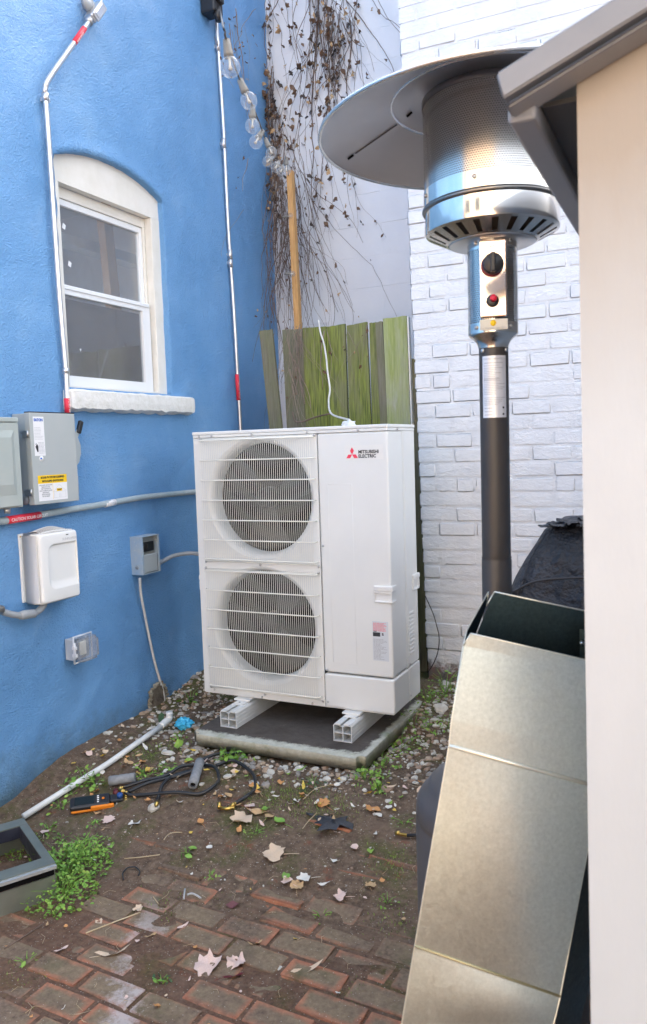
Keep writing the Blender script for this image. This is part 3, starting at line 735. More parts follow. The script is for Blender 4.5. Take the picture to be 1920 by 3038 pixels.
for c in FC:
    mb = MB(); N = 40; cx, cz_ = c
    mb.box(cx-.31, cx+.31, .12, .30, cz_-.30, cz_+.30)
    mb.f = [f for i, f in enumerate(mb.f) if i != 4]; mb.mi = [0]*5; mb.sm = [False]*5
    part('fan_housing', mb, dark_void, hp)
    mb = MB()
    for i in range(46): mb.box(cx-.31+i*.0135, cx-.308+i*.0135, .262, .296, cz_-.295, cz_+.295)
    part('coil', mb, coil_teal, hp)
    fan = MB().lathe([(0, -.045), (.035, -.046), (.052, -.055), (.055, -.12), (.0, -.12)], (cx, 0, cz_), 32, 'Y')
    fo = part('fan', fan, fan_black, hp)
    for bl in range(3):
        mb = MB(); vs = []; na, nr = 9, 7; a0 = bl*2*PI/3+(.5 if c is FC[0] else 1.1)
        for i in range(na):
            for j in range(nr):
                r = .05+(.256-.05)*j/(nr-1); sw = .22*(j/(nr-1))
                a = a0+sw+(i/(na-1)-.5)*(1.45-.25*j/(nr-1)); y = .105+(i/(na-1)-.5)*.075
                vs.append((cx+r*math.cos(a), y, cz_+r*math.sin(a)))
        mb.add(vs, [(i*nr+j, (i+1)*nr+j, (i+1)*nr+j+1, i*nr+j+1) for i in range(na-1) for j in range(nr-1)], True)
        part('blade', mb, fan_black, fo)
def guard(x0, x1, z0, z1):
    g = MB(); Yf = -.030
    # perimeter wire
    r = .0028
    hz = [z0+.012, z0+.108, z0+.207, z0+.306, z0+.405, z0+.504, z0+.603]
    for i, z in enumerate(hz):
        g.tube([(x0-.004, -.002, z), (x0+.001, Yf+.004, z), (x0+.012, Yf-.002, z), (x1-.012, Yf-.002, z), (x1-.001, Yf+.004, z), (x1+.004, -.002, z)], .0032, 6)
    root = part('fan_guard', g, wire_white, hp)
    v = MB(); n = 57
    for i in range(n):
        x = x0+.008+(x1-x0-.016)*i/(n-1)
        v.tube([(x, -.001, z0-.006), (x, -.014, z0-.002), (x, Yf, z0+.014), (x, Yf, z1-.020), (x+.002, Yf+.007, z1-.010), (x+.006, -.010, z1-.001), (x+.006, -.001, z1+.001)], .00125, 5)
    v.tube([(x0, -.012, z0-.002), (x1, -.012, z0-.002)], .003, 6); v.tube([(x0, -.016, z1-.004), (x1, -.016, z1-.004)], .0026, 6)
    part('guard_wire', v, wire_white, root, 'stuff')
    s = MB()
    for x, z in ((x0-.004, z0-.006), (x1+.008, z0-.010), (x0-.004, z1+.002), (x1+.006, z1), ((x0+x1)/2, z0-.012)): screw(s, (x, -.0015, z), (0, -1, 0), .0065, .007)
    part('screw', s, screw_steel, root, 'stuff')
guard(-.992, -.368, .690, 1.300); guard(-.995, -.370, .040, .650)
# service panel wraps the front right corner
mb = MB().box(SX+.0012, 0, 0, .19, .1745, 1.306, .010, 4); part('service_panel', mb, white_steel, hp)
mb = MB().box(-.003, .0, .192, D_, .1745, 1.306); mb.box(-.004, -.003, .18, .2, .1745, 1.306)
sp_ = part('side_panel', mb, white_steel, hp)
mb = MB()
for i in range(11):
    z = .228+i*.0195
    mb.ext([(.0, .222, z-.004), (.0055, .222, z+.002), (.0055, .222, z+.009), (.0, .222, z+.013)], (0, .066, 0))
part('louver', mb, white_steel, sp_, 'stuff')
mb = MB().box(-.002, .0018, .204, .209, .22, 1.29, .0008); mb.box(-.002, .0018, .345, .35, .22, 1.29, .0008); part('rib', mb, white_steel, sp_)
mb = MB().box(SX+.0012, .004, -.004, .203, .004, .1675, .009, 4); part('lower_panel', mb, white_steel, hp, label='lower front cover')
mb = MB().box(-.02, .004, .205, D_+.002, .004, .1675, .004, 2); part('lower_panel', mb, white_steel, hp, label='lower side cover')
mb = MB()      # shallow embossed rectangle
x0, x1, z0, z1 = -.303, -.181, .225, 1.07
for a, b_ in (((x0, z0), (x1, z0)), ((x1, z0), (x1, z1)), ((x1, z1), (x0, z1)), ((x0, z1), (x0, z0))):
    mb.tube([(a[0], .0009, a[1]), (b_[0], .0006, b_[1])], .0012, 6)
part('embossed_panel', mb, white_steel, hp)
def handle(M_):
    h = MB()
    h.box(-.044, .044, -.011, .004, .018, .043, .005, 3, M_=M_); h.box(-.044, .044, -.008, .004, .006, .019, .004, 2, M_=M_)
    h.box(-.044, .044, -.008, .004, -.036, -.026, .004, 2, M_=M_); h.box(-.044, -.038, -.008, .004, -.030, .010, .002, 2, M_=M_)
    h.box(.038, .044, -.008, .004, -.030, .010, .002, 2, M_=M_); h.box(-.040, .040, -.001, .003, -.028, .010, M_=M_)
    return h
h = handle(Matrix.Translation((-.040, 0, .560))); h.box(.0, .009, -.008, .05, .578, .603, .004, 3); h.box(.0, .006, -.006, .05, .522, .534, .003, 2)
part('handle', h, white_plastic, hp)
part('handle', handle(Matrix.Translation((-W_, .05, .566)) @ Matrix.Rotation(-PI/2, 4, 'Z')), white_plastic, hp)
part('handle', handle(Matrix.Translation((0, .33, .566)) @ Matrix.Rotation(PI/2, 4, 'Z')), white_plastic, hp)
mb = MB()
for x, z in ((-1.005, 1.315), (-.93, 1.315), (-.70, 1.315), (-.40, 1.315), (-.14, 1.315), (-.335, .78), (-.335, .186), (-.335, .03), (-.98, .02), (-.70, .012), (-.42, .012)): screw(mb, (x, -.002, z), (0, -1, 0), .0055, .006)
for y, z in ((.12, 1.315), (.215, .03), (.22, .185)): screw(mb, (.002, y, z), (1, 0, 0), .0055, .006)
part('screw', mb, screw_steel, hp, 'stuff')
# logo
XD, ZD = (1, 0, 0), (0, 0, 1)
mb = MB(); quad(mb, (-.212, 0, 1.180), XD, ZD, .19, .066)
lp = part('logo_plate', mb, M('logo_film', (.80, .79, .76), .4), hp)
mb = MB(); c = Vector((-.1745, -.0007, 1.2045)); R_ = .0185
for a in (90, 210, 330):
    d = Vector((math.cos(math.radians(a)), 0, math.sin(math.radians(a))))
    e1 = Vector((math.cos(math.radians(a+30)), 0, math.sin(math.radians(a+30)))); e2 = Vector((math.cos(math.radians(a-30)), 0, math.sin(math.radians(a-30))))
    s_ = R_*1.04
    mb.ext([c, c+e1*s_, c+d*s_*1.732, c+e2*s_], (0, -.0004, 0))
part('logo', mb, logo_red, lp)
part('lettering', textmesh('MITSUBISHI', .0215, (-.1435, -.0008, 1.2085), XD, ZD, stretch=.92, bold=.0006), ink, lp)
part('lettering', textmesh('ELECTRIC', .0215, (-.1435, -.0008, 1.1890), XD, ZD, stretch=.92, bold=.0006), ink, lp)
# rating label (its square code is left out)
mb = MB(); quad(mb, (-.098, 0, .252), XD, ZD, .078, .185)
lb = part('rating_label', mb, M('label_film', (.66, .69, .72), .45), hp)
mb = MB(); lines(mb, (-.094, -.0006, .430), XD, ZD, .068, 9, .0045, .003, .25); part('lettering', mb, ink_red, lb, label='red warning print')
mb = MB(); quad(mb, (-.096, -.0004, .366), XD, ZD, .036, .019); lines(mb, (-.094, -.0006, .392), XD, ZD, .025, 1, .005, .004)
lines(mb, (-.052, -.0006, .383), XD, ZD, .01, 2, .006, .005); part('lettering', mb, ink, lb, label='black print')
mb = MB(); lines(mb, (-.094, -.0006, .354), XD, ZD, .068, 17, .0058, .0026, .5); part('lettering', mb, ink_grey, lb, label='grey print')
# feet
for x in (-.80, -.205):
    mb = MB().box(x-.045, x+.045, -.035, D_+.035, -.010, -.001, .001); part('foot', mb, white_steel, hp)
# PVC riser blocks under the feet (lie loose on the slab)
def riser(cx, lab, y0):
    L = .56; w2, h2 = .046, .086; zt = -.0165; z0 = zt-h2+.0005
    t = thing('riser_block', lab, 'riser block', (cx, y0+L/2, -.1005), 'plastic riser blocks under the heat pump')
    zb = -.1005; mb = MB(); th = .004
    mb.ext([(cx-w2, y0, zb), (cx-w2-.002, y0, zb+.004), (cx-w2, y0, zb+.004), (cx-w2, y0, zt-.010), (cx-w2+.008, y0, zt), (cx-.009, y0, zt), (cx-.009, y0, zt-.008), (cx-.006, y0, zt-.008), (cx-w2+th, y0, zt-.008), (cx-w2+th, y0, zb)], (0, L, 0))
    mb.ext([(cx+w2, y0, zb), (cx+w2, y0, zt-.010), (cx+w2-.008, y0, zt), (cx+.009, y0, zt), (cx+.009, y0, zt-.008), (cx+w2-th, y0, zt-.008), (cx+w2-th, y0, zb)], (0, L, 0))
    mb.box(cx-w2+th, cx+w2-th, y0+.0005, y0+L-.001, zb, zb+.004); mb.box(cx-w2+th, cx+w2-th, y0+.0015, y0+L-.001, zb+.038, zb+.042)
    mb.box(cx-.002, cx+.002, y0+.0025, y0+L-.001, zb+.0041, zb+.0379); mb.box(cx-.002, cx+.002, y0+.0025, y0+L-.001, zb+.0421, zt-.014)
    mb.box(cx-.010, cx+.010, y0+.001, y0+L-.001, zt-.014, zt-.0105)
    part('body', mb, pvc_white, t)
    mb = MB()
    for z in (zb+.022, zb+.040, zb+.058): mb.tube([(cx+w2+.0004, y0+.003, z), (cx+w2+.0004, y0+L-.003, z)], .0012, 6)
    part('groove', mb, pvc_white, t)
    mb = MB().box(cx-.030, cx+.030, y0+.085, y0+.20, zt, -.0105, .001); mb.box(cx-.012, cx+.012, y0+.10, y0+.13, -.0105, -.0095); part('bracket', mb, white_steel, t)
    mb = MB().box(cx-.007, cx+.002, y0+.108, y0+.116, -.0094, -.0088); part('slot', mb, dark_void, t)
riser(-.797, 'white plastic riser block under the left end of the heat pump', -.168)
riser(-.201, 'white plastic riser block under the right end of the heat pump', -.142)
# white lump of sealant on the lid and the cable that runs up over the fence
mb = MB(); b = bmesh.new(); bmesh.ops.create_icosphere(b, subdivisions=3, radius=1)
for v in b.verts:
    n_ = 1+.45*noise.noise(v.co*3.1)+.2*noise.noise(v.co*9)
    v.co = Vector((v.co.x*.036*n_, v.co.y*.03*n_, max(-.2, v.co.z)*.026*n_))+Vector((-.316, .30, 1.342))
b.normal_update(); mb.bm(b, True); mb.tube([(-.316, .30, 1.355), (-.318, .30, 1.372)], [.014, .006], 8)
single('foam_lump', mb, M('white_foam', (.68, .72, .72), .7, c2=(.78, .80, .80), ns=30, bs=60, bst=.5, bd=.004), 'lumpy white foam blob sitting on the top of the heat pump', 'foam lump')
mb = MB().tube(cr([(-0.744,0.88,1.975), (-0.729,0.87,1.905), (-0.705,0.86,1.838), (-0.683,0.84,1.754), (-0.659,0.8,1.673), (-0.624,0.75,1.566), (-0.588,0.65,1.491), (-0.503,0.5,1.415), (-.317, .31, 1.372)], 8), .0052, 8)
single('cable', mb, cable_white, 'pale grey cable dropping over the fence onto the heat pump lid', 'cable')

# ================================================================ patio heater
hx, hy = .859, -1.60
ht = thing('patio_heater', 'stainless patio heater with a wide round reflector and black pole', 'patio heater', (hx, hy, -.30))
A = (hx, hy, 0)
part('tank_housing', MB().lathe([(.0, .512), (.05, .511), (.12, .500), (.150, .485), (.160, .474), (.163, .462), (.178, .452), (.187, .436), (.190, .41), (.190, .40), (.1885, .396), (.1905, .392), (.1905, -.20), (.198, -.21), (.206, -.24), (.206, -.29), (.19, -.295), (0, -.295)], A, 72), M('housing_brown_black', (.075, .066, .064), .42, c2=(.09, .08, .076), ns=8, kind='world', bs=500, bst=.12, bd=.0006), ht)
dx_, dy_ = .2345, -.972
def on(r, th, z): # point on a vertical cylinder, th = 0 faces the camera side
    a = math.atan2(dy_, dx_)+th; return Vector((hx+r*math.cos(a), hy+r*math.sin(a), z))
mb = MB(); P = [on(.191, -.83, z) for z in (.17, .185, .29, .305)]
mb.tube([on(.190, -.83, .19), on(.206, -.83, .20), on(.206, -.83, .29), on(.190, -.83, .30)], .007, 8); part('housing_handle', mb, black_plastic, ht)
part('pole', MB().lathe([(.0325, .50), (.0325, .985), (.0315, .9885), (.0325, .992), (.0325, .993)], A, 40), black_paint, ht, label='lower black pole')
part('pole', MB().lathe([(.0300, .990), (.0312, .9975), (.0312, 1.452)], A, 40), black_paint, ht, label='upper black pole')
pl_ = MB(); n_ = 18
for i in range(n_):
    t0, t1 = -.85+1.75*i/n_, -.85+1.75*(i+1)/n_
    pl_.add([on(.0317, t0, 1.297), on(.0317, t1, 1.297), on(.0317, t1, 1.428), on(.0317, t0, 1.428)], [(0, 1, 2, 3)], True)
dp = part('instruction_plate', pl_, M('aluminium_plate', (.74, .75, .78), .35, metal=.35), ht)
mb = MB()
def cyl_lines(mb, r, t0, t1, z, n, pitch, th, jit):
    for i in range(n):
        a = t0; e = t1-(t1-t0)*jit*rnd.random(); zz = z-i*pitch
        while a < e:
            wl = min(e-a, rnd.uniform(.05, .16)); mb.add([on(r, a, zz), on(r, a+wl, zz), on(r, a+wl, zz-th), on(r, a, zz-th)], [(0, 1, 2, 3)]); a += wl+.03
cyl_lines(mb, .0320, -.65, .75, 1.414, 1, .004, .0022, .1)
for z, n_ in ((1.408, 1), (1.403, 8), (1.380, 10), (1.340, 1), (1.336, 4)): cyl_lines(mb, .0320, -.72, .80, z, n_, .0036, .0016, .5)
for z in (1.318, 1.311, 1.304): cyl_lines(mb, .0320, -.70, .10, z, 1, .004, .0018, .3)
part('lettering', mb, ink_grey, dp)
part('lettering', textmesh('HEATER OPERATION', .0048, on(.0322, 0, 1.4195), (.972, .2345, 0), ZD, 'CENTER'), ink_grey, dp)
mb = MB()
for z in (1.318, 1.304): mb.tube([on(.0318, .62, z), on(.0326, .62, z)], .0022, 12)
part('symbol', mb, ink, dp)
mb = MB()
for th in (-.80, .95): screw(mb, on(.031, th, 1.440), on(1, th, 0)-on(0, th, 0), .0048, .004)
part('bolt', mb, screw_steel, ht, 'stuff')
part('collar', MB().lathe([(.0315, 1.446), (.0325, 1.452), (.036, 1.459), (.043, 1.467), (.0505, 1.472), (.0525, 1.476), (.0525, 1.482)], A, 48), brushed, ht)
# control housing: perforated sleeve between plain bands
part('lower_band', MB().lathe([(.0528, 1.476), (.0528, 1.497)], A, 48), chrome, ht)
part('upper_band', MB().lathe([(.0528, 1.650), (.0528, 1.672)], A, 48), chrome, ht)
def uvlathe(r0, z0, r1, z1, c, seg=96):
    me = MB().lathe([(r0, z0), (r1, z1)], c, seg)
    return me
def uvpart(name, r, z0, z1, mt, parent):
    me = MB().lathe([(r, z0), (r, z1)], A, 96).mesh(name, mt, wloc(parent)); o = bpy.data.objects.new(name, me); col.objects.link(o); o.parent = parent
    uv = me.uv_layers.new(name='uv')
    for p in me.polygons:
        for li in p.loop_indices:
            co = me.vertices[me.loops[li].vertex_index].co+wloc(parent)
            a = math.atan2(co.y-hy, co.x-hx)
            ca_ = math.atan2(p.center.y+wloc(parent).y-hy, p.center.x+wloc(parent).x-hx)
            while a-ca_ > PI: a -= 2*PI
            while a-ca_ < -PI: a += 2*PI
            uv.data[li].uv = (a*r+3, co.z)
    return o
uvpart('perforated_sleeve', .0526, 1.497, 1.650, perf2, ht)
part('burner_tube', MB().lathe([(.044, 1.475), (.044, 1.67)], A, 40), fan_black, ht)
cp = MB(); M_ = Matrix.Translation(Vector((hx, hy, 0))) @ Matrix.Rotation(math.atan2(dy_, dx_)+.02, 4, 'Z')
cp.box(.045, .0600, -.0285, .0285, 1.5035, 1.6625, .004, 3, M_=M_)
cpo = part('control_panel', cp, M('polished_panel', (.80, .70, .64), .07, metal=1), ht)
mb = MB().box(.0532, .0545, -.0285, .0285, 1.4785, 1.5005, .0005, M_=M_); sk = part('sticker', mb, M('sticker_cream', (.68, .64, .55), .4), ht)
fd = (dx_, dy_, 0); rd = (-dy_, dx_, 0); pc = lambda d, s, z: Vector((hx, hy, z))+Vector(fd)*d+Vector(rd)*s
part('lettering', textmesh('For Outdoor Use Only', .0056, pc(.0549, 0, 1.4805), rd, ZD, 'CENTER'), ink_grey, sk)
mb = MB().tube([pc(.0546, 0, 1.4925), pc(.0551, 0, 1.4925)], .0062, 20); part('symbol', mb, yellow, sk)
part('lettering', textmesh('OFF', .010, pc(.0603, -.004, 1.644), rd, ZD, 'CENTER'), ink_grey, cpo)
part('lettering', textmesh('LO', .009, pc(.0603, .021, 1.588), rd, ZD, 'CENTER'), ink_grey, cpo)
part('lettering', textmesh('IGNITER', .0075, pc(.0603, 0, 1.5115), rd, ZD, 'CENTER'), ink_grey, cpo)
def disc(p0, p1, r0, r1, seg=32): return MB().tube([p0, p0.lerp(p1, .85), p1], [r0, r1, r1*.9], seg)
part('knob_ring', disc(pc(.0600, -.001, 1.608), pc(.068, -.001, 1.608), .0225, .0225), M('ring_dark_red', (.18, .005, .015), .3), cpo)
kb_ = disc(pc(.068, .001, 1.610), pc(.082, .001, 1.610), .0220, .0205)
Mk = Matrix.Translation(pc(.086, .001, 1.610)) @ Matrix.Rotation(math.atan2(dy_, dx_), 4, 'Z')
kb_.box(-.010, .008, -.0055, .0055, -.0195, .0195, .003, 2, M_=Mk)
part('knob', kb_, black_plastic, cpo)
part('button_ring', disc(pc(.0600, -.001, 1.537), pc(.067, -.001, 1.537), .0135, .0115), black_plastic, cpo)
part('igniter_button', disc(pc(.067, .001, 1.540), pc(.079, .001, 1.541), .0072, .0068), red_plastic, cpo)
mb = MB()
for th in (-.72, .74):
    for z in (1.487, 1.661): screw(mb, on(.053, th, z), on(1, th, 0)-on(0, th, 0), .0042, .004)
part('screw', mb, screw_steel, ht, 'stuff')
# burner base: flat plate, slotted cone, two polished bands
part('base_plate', MB().lathe([(.040, 1.664), (.088, 1.664), (.092, 1.666), (.092, 1.672), (.040, 1.672)], A, 64), M('base_plate', (.62, .60, .58), .3, metal=1), ht)
cone = MB(); N = 22; sub = 8
def cpt(r_t, a): r = .093+(.1395-.093)*r_t; z = 1.667+(1.690-1.667)*r_t; return Vector((hx+r*math.cos(a), hy+r*math.sin(a), z))
for k in range(N):      # slots are real gaps in the cone
    a0 = 2*PI*k/N; da = 2*PI/N; s0, s1 = a0+da*.32, a0+da*.68
    for (q0, q1, t0, t1) in ((a0, a0+da, 0, .12), (a0, a0+da, .86, 1.0), (a0, s0, .12, .86), (s1, a0+da, .12, .86)):
        for u_ in range(3):
            b0, b1 = q0+(q1-q0)*u_/3, q0+(q1-q0)*(u_+1)/3
            cone.add([cpt(t0, b0), cpt(t0, b1), cpt(t1, b1), cpt(t1, b0)], [(0, 1, 2, 3)], True)
part('slotted_cone', cone, brushed, ht)
part('burner_core', MB().lathe([(.05, 1.676), (.12, 1.694), (.12, 1.72)], A, 40), M('sooty_burner', (.045, .030, .02), .6), ht)
part('band', MB().lathe([(.1395, 1.690), (.1405, 1.6925), (.1405, 1.735)], A, 96), chrome, ht, label='lower polished band')
part('rim_groove', MB().lathe([(.1405, 1.735), (.1455, 1.7365), (.147, 1.740), (.1455, 1.7445), (.1425, 1.746)], A, 96), M('shadow_steel', (.30, .28, .26), .35, metal=1), ht)
part('band', MB().lathe([(.1425, 1.746), (.1425, 1.779)], A, 96), chrome, ht, label='upper polished band')
uvpart('emitter_screen', .1415, 1.779, 1.956, perf, ht)
part('emitter_core', MB().lathe([(.118, 1.76), (.126, 1.86), (.13, 1.960)], A, 48), M('dull_inner_screen', (.20, .19, .18), .4, metal=.8), ht)
part('emitter_top', MB().lathe([(.1425, 1.950), (.1432, 1.954), (.1432, 1.964), (.10, 1.968), (0, 1.969)], A, 96), M('blued_steel', (.24, .23, .23), .35, metal=.9), ht)
mb = MB()
for k in range(6): screw(mb, on(.1425, -1.25+k*1.02, 1.766), on(1, -1.25+k*1.02, 0)-on(0, -1.25+k*1.02, 0), .0045, .004)
part('bolt', mb, screw_steel, ht, 'stuff')
mb = MB()
for k in range(3): a = -.5+k*2.09; mb.tube([on(.08, a, 1.962), on(.08, a, 1.991)], .006, 8)
part('standoff', mb, screw_steel, ht, 'stuff')
rf = MB().lathe([(.0, 1.992), (.150, 1.990), (.170, 1.982), (.188, 1.971), (.205, 1.962), (.285, 1.930), (.325, 1.914), (.345, 1.905), (.357, 1.897), (.3625, 1.8935), (.3635, 1.897)], A, 120)
rf.lathe([(.3635, 1.897), (.360, 1.900), (.345, 1.908), (.325, 1.917), (.285, 1.933), (.205, 1.965), (.150, 1.993), (0, 1.995)], A, 120)
rfo = part('reflector', rf, reflector_m, ht)
part('rim', MB().lathe([(.3615+.004*math.cos(a), 1.8945+.004*math.sin(a)) for a in [i*PI/4 for i in range(9)]], A, 120), M('rolled_rim', (.70, .69, .66), .25, metal=.9), rfo)
part('inner_ring', MB().lathe([(.205, 1.962), (.2065, 1.9585), (.209, 1.9585), (.2105, 1.9605)], A, 96), M('ring_bright', (.75, .75, .76), .25, metal=.9), rfo)
def rz(r):
    P_ = [(.0, 1.992), (.150, 1.990), (.170, 1.982), (.188, 1.971), (.205, 1.962), (.285, 1.930), (.325, 1.914), (.345, 1.905), (.357, 1.897)]
    for (a, b_), (c, d) in zip(P_, P_[1:]):
        if a <= r <= c: return b_+(d-b_)*(r-a)/(c-a)
def rp(r, a): return Vector((hx+r*math.cos(a), hy+r*math.sin(a), rz(r)-.0012))
aa = PI-.05
mb = MB().tube([rp(r*.001, aa) for r in range(212, 318, 5)], .0016, 5); part('seam', mb, M('dark_seam', (.08, .08, .085), .5), rfo)
for r_a, r_b in ((.322, .336), (.176, .188)): part('slot', MB().tube([rp(r_a, aa), rp(r_b, aa)], .003, 8), dark_void, rfo)

# ================================================================ things on the blue wall
YD, NX = (0, 1, 0), (1, 0, 0)
# left bent conduit with its cast fitting
cn = thing('conduit', 'silver electrical conduit left of the window, bent to the right near its top', 'conduit', (WX, -.45, 1.47))
pts = [Vector((-1.42, -0.467, 1.457)), Vector((-1.42, -0.463, 1.637)), Vector((-1.42, -0.476, 1.976)), Vector((-1.42, -0.486, 2.695)), Vector((-1.42, -0.489, 2.856)), Vector((-1.415, -0.493, 2.894)), Vector((-1.405, -0.465, 2.957)), Vector((-1.395, -0.247, 3.244)), Vector((-1.395, -0.187, 3.322))]
part('tube', MB().tube(cr(pts, 6), .0125, 14), cond_steel, cn)
mb = MB(); q = pts[4]
mb.tube([q+Vector((0, 0, -.015)), q+Vector((0, 0, .02))], .016, 14); mb.box(WX, WX+.03, q.y-.004, q.y+.030, q.z-.012, q.z+.008, .003); part('strap', mb, cond_steel, cn)
q = pts[1]; mb = MB().tube([q+Vector((0, 0, -.012)), q+Vector((0, 0, .012))], .017, 14); part('coupling', mb, cond_steel, cn)
e = (pts[-1]-pts[-2]).normalized(); q = pts[-2]
mb = MB().tube([q-e*.10, q+e*.022], .0132, 14); lbp = part('warning_sleeve', mb, red_label, cn)
part('lettering', textmesh('SOLAR CIRCUIT', .011, q-e*.095+Vector((.0142, 0, 0))-e.cross(Vector((1, 0, 0)))*-.006, e, Vector((1, 0, 0)).cross(e)*1, ext=.0002), ink_white, lbp)
qq = pts[0]
mb = MB().tube([qq+Vector((0, 0, -.02)), qq+Vector((0, 0, .052))], .0136, 14); lbp = part('warning_sleeve', mb, red_label, cn)
part('lettering', textmesh('AR CIRCUIT', .017, qq+Vector((.0145, .006, -.015)), (0, 0, 1), (0, -1, 0), ext=.0002, stretch=.8), ink_white, lbp)
fc = pts[-1]+e*.065; a_ = math.atan2(e.z, e.y)
Mf = Matrix.Translation(fc) @ Matrix.Rotation(a_, 4, 'X')
mb = MB().box(-.03, .022, -.066, .068, -.022, .022, .010, 3, M_=Mf); mb.tube([fc-e*.085, fc-e*.060], [.017, .019], 16); mb.tube([fc-e*.09, fc-e*.083], .020, 16)
ft = part('conduit_body', mb, M('cast_aluminium', (.50, .50, .51), .32, metal=.85, c2=(.62, .62, .63), ns=20), cn)
mb = MB().box(.0221, .030, -.055, .058, -.024, .024, .006, 3, M_=Mf); mb.box(.030, .033, -.04, .043, -.014, .014, .003, 2, M_=Mf); part('cover', mb, cond_steel, ft)
part('pipe_bushing', MB().tube([fc-Vector((.005, .03, -.03)), fc-Vector((.03, .03, -.03))], .034, 20), pvc_grey, ft)
# right straight conduit
c2_ = thing('conduit', 'long straight silver conduit running down the blue wall right of the window', 'conduit', (WX, 1.1, 1.3))
top_, bot_ = Vector((-1.428,1.001,3.9)), Vector((-1.428,1.085,1.369))
kx = [(0, .0, 0), (.25, .004, .003), (.5, -.003, 0), (.75, .003, .002), (1.3, 0, 0)]
pts = [top_.lerp(bot_, t)+Vector((b_, a, 0)) for t, a, b_ in kx]
part('tube', MB().tube(cr(pts, 8), .0115, 12), cond_steel, c2_)
for t in (.30, .565, .585, .075):
    q = top_.lerp(bot_, t); mb = MB().tube([q+Vector((0, 0, -.03)), q+Vector((0, 0, .03))], .0145, 12); mb.box(WX, WX+.02, q.y-.012, q.y+.03, q.z-.01, q.z+.01, .003); part('coupling', mb, cond_steel, c2_)
q0, q1 = top_.lerp(bot_, .860), top_.lerp(bot_, .925)
lbp = part('warning_sleeve', MB().tube([q0, q1], .0132, 12), red_label, c2_)
part('lettering', textmesh('SOLAR CIRCUIT', .013, q1+Vector((.012, -.004, .01)), (0, 0, 1), (0, -1, 0), ext=.0002, stretch=1.1), ink_white, lbp)
# black bracket at the top
kp = Vector((-1.4, 0.911, 3.9)); mb = MB().box(WX, WX+.10, kp.y-.05, kp.y+.05, kp.z-.06, kp.z+.22, .012); mb.tube([kp+Vector((.03, .0, -.03)), kp+Vector((.05, 0, -.10))], [.03, .022], 12)
mb.box(WX+.02, WX+.12, kp.y-.035, kp.y+.035, kp.z+.0, kp.z+.06, .008)
single('wall_bracket', mb, black_plastic, 'black bracket at the top of the long straight conduit', 'bracket')
# horizontal conduit
c3 = thing('conduit', 'grey painted horizontal conduit with red caution label below the switch box', 'conduit', (WX, -.3, .95))
pts = [Vector(p) for p in ((-1.42,-1.17,0.973), (-1.42,-0.904,0.973), (-1.42,-0.793,0.974), (-1.42,-0.55,0.985), (-1.42,-0.274,0.994), (-1.42,0.042,1.006), (-1.42,0.279,1.005), (-1.42,0.472,1.004), (-1.42,0.61,1.001))]
part('tube', MB().tube(cr(pts, 6), .0155, 14), dull_blue_pipe, c3)
p0, p1 = Vector((-1.42, -0.868, 0.974)), Vector((-1.42, -0.681, 0.978)); e = (p1-p0).normalized()
lbp = part('warning_sleeve', MB().tube([p0, p1], .0172, 16), red_label, c3)
up_ = Vector((1, 0, 0)).cross(e).normalized()
part('lettering', textmesh('CAUTION SOLAR CIRCUIT', .0195, p0+e*.010+Vector((.0178, 0, 0))-up_*.007, e, up_, ext=.0002, stretch=.90), ink_white, lbp)
p0, p1 = Vector((-1.42, -0.249, 0.993)), Vector((-1.42, -0.173, 0.998))
lbp = part('maker_sleeve', MB().tube([p0, p1], .0163, 14), paper, c3)
mb = MB(); lines(mb, p0+Vector((.0166, .006, .006)), YD, ZD, .065, 3, .006, .003, .3); part('lettering', mb, ink_grey, lbp)
# left meter box (cut by the frame)
gbx = thing('electrical_box', 'pale green grey electrical box at the left edge beside the switch box', 'electrical box', (WX, -1.0, 1.02))
mb = MB().box(WX, -1.352, -1.22, -.835, 1.03, 1.405, .003); part('body', mb, box_green, gbx)
dr = MB().box(-1.350, -1.326, -1.22, -.858, 1.036, 1.388, .005, 3); dro = part('door', dr, box_green, gbx)
mb = MB(); a0_, a1_, b0_, b1_ = -1.18, -.888, 1.085, 1.355
mb.add([(-1.3258, a0_, b0_), (-1.3258, a1_, b0_), (-1.3258, a1_, b1_), (-1.3258, a0_, b1_), (-1.3165, a0_+.02, b0_+.045), (-1.3165, a1_-.022, b0_+.045), (-1.3165, a1_-.022, b1_-.03), (-1.3165, a0_+.02, b1_-.03)],
       [(0, 1, 5, 4), (1, 2, 6, 5), (2, 3, 7, 6), (3, 0, 4, 7), (4, 5, 6, 7)]); part('raised_panel', mb, box_green, dro)
mb = MB().box(-1.349, -1.322, -1.22, -.860, 1.389, 1.409, .004); screw(mb, (-1.322, -.95, 1.40), NX, .003, .001); part('rain_lip', mb, box_green, gbx)
mb = MB().tube([(WX+.05, -.88, 1.03), (WX+.05, -.88, 1.005)], [.015, .012], 14); part('hub', mb, cond_steel, gbx)
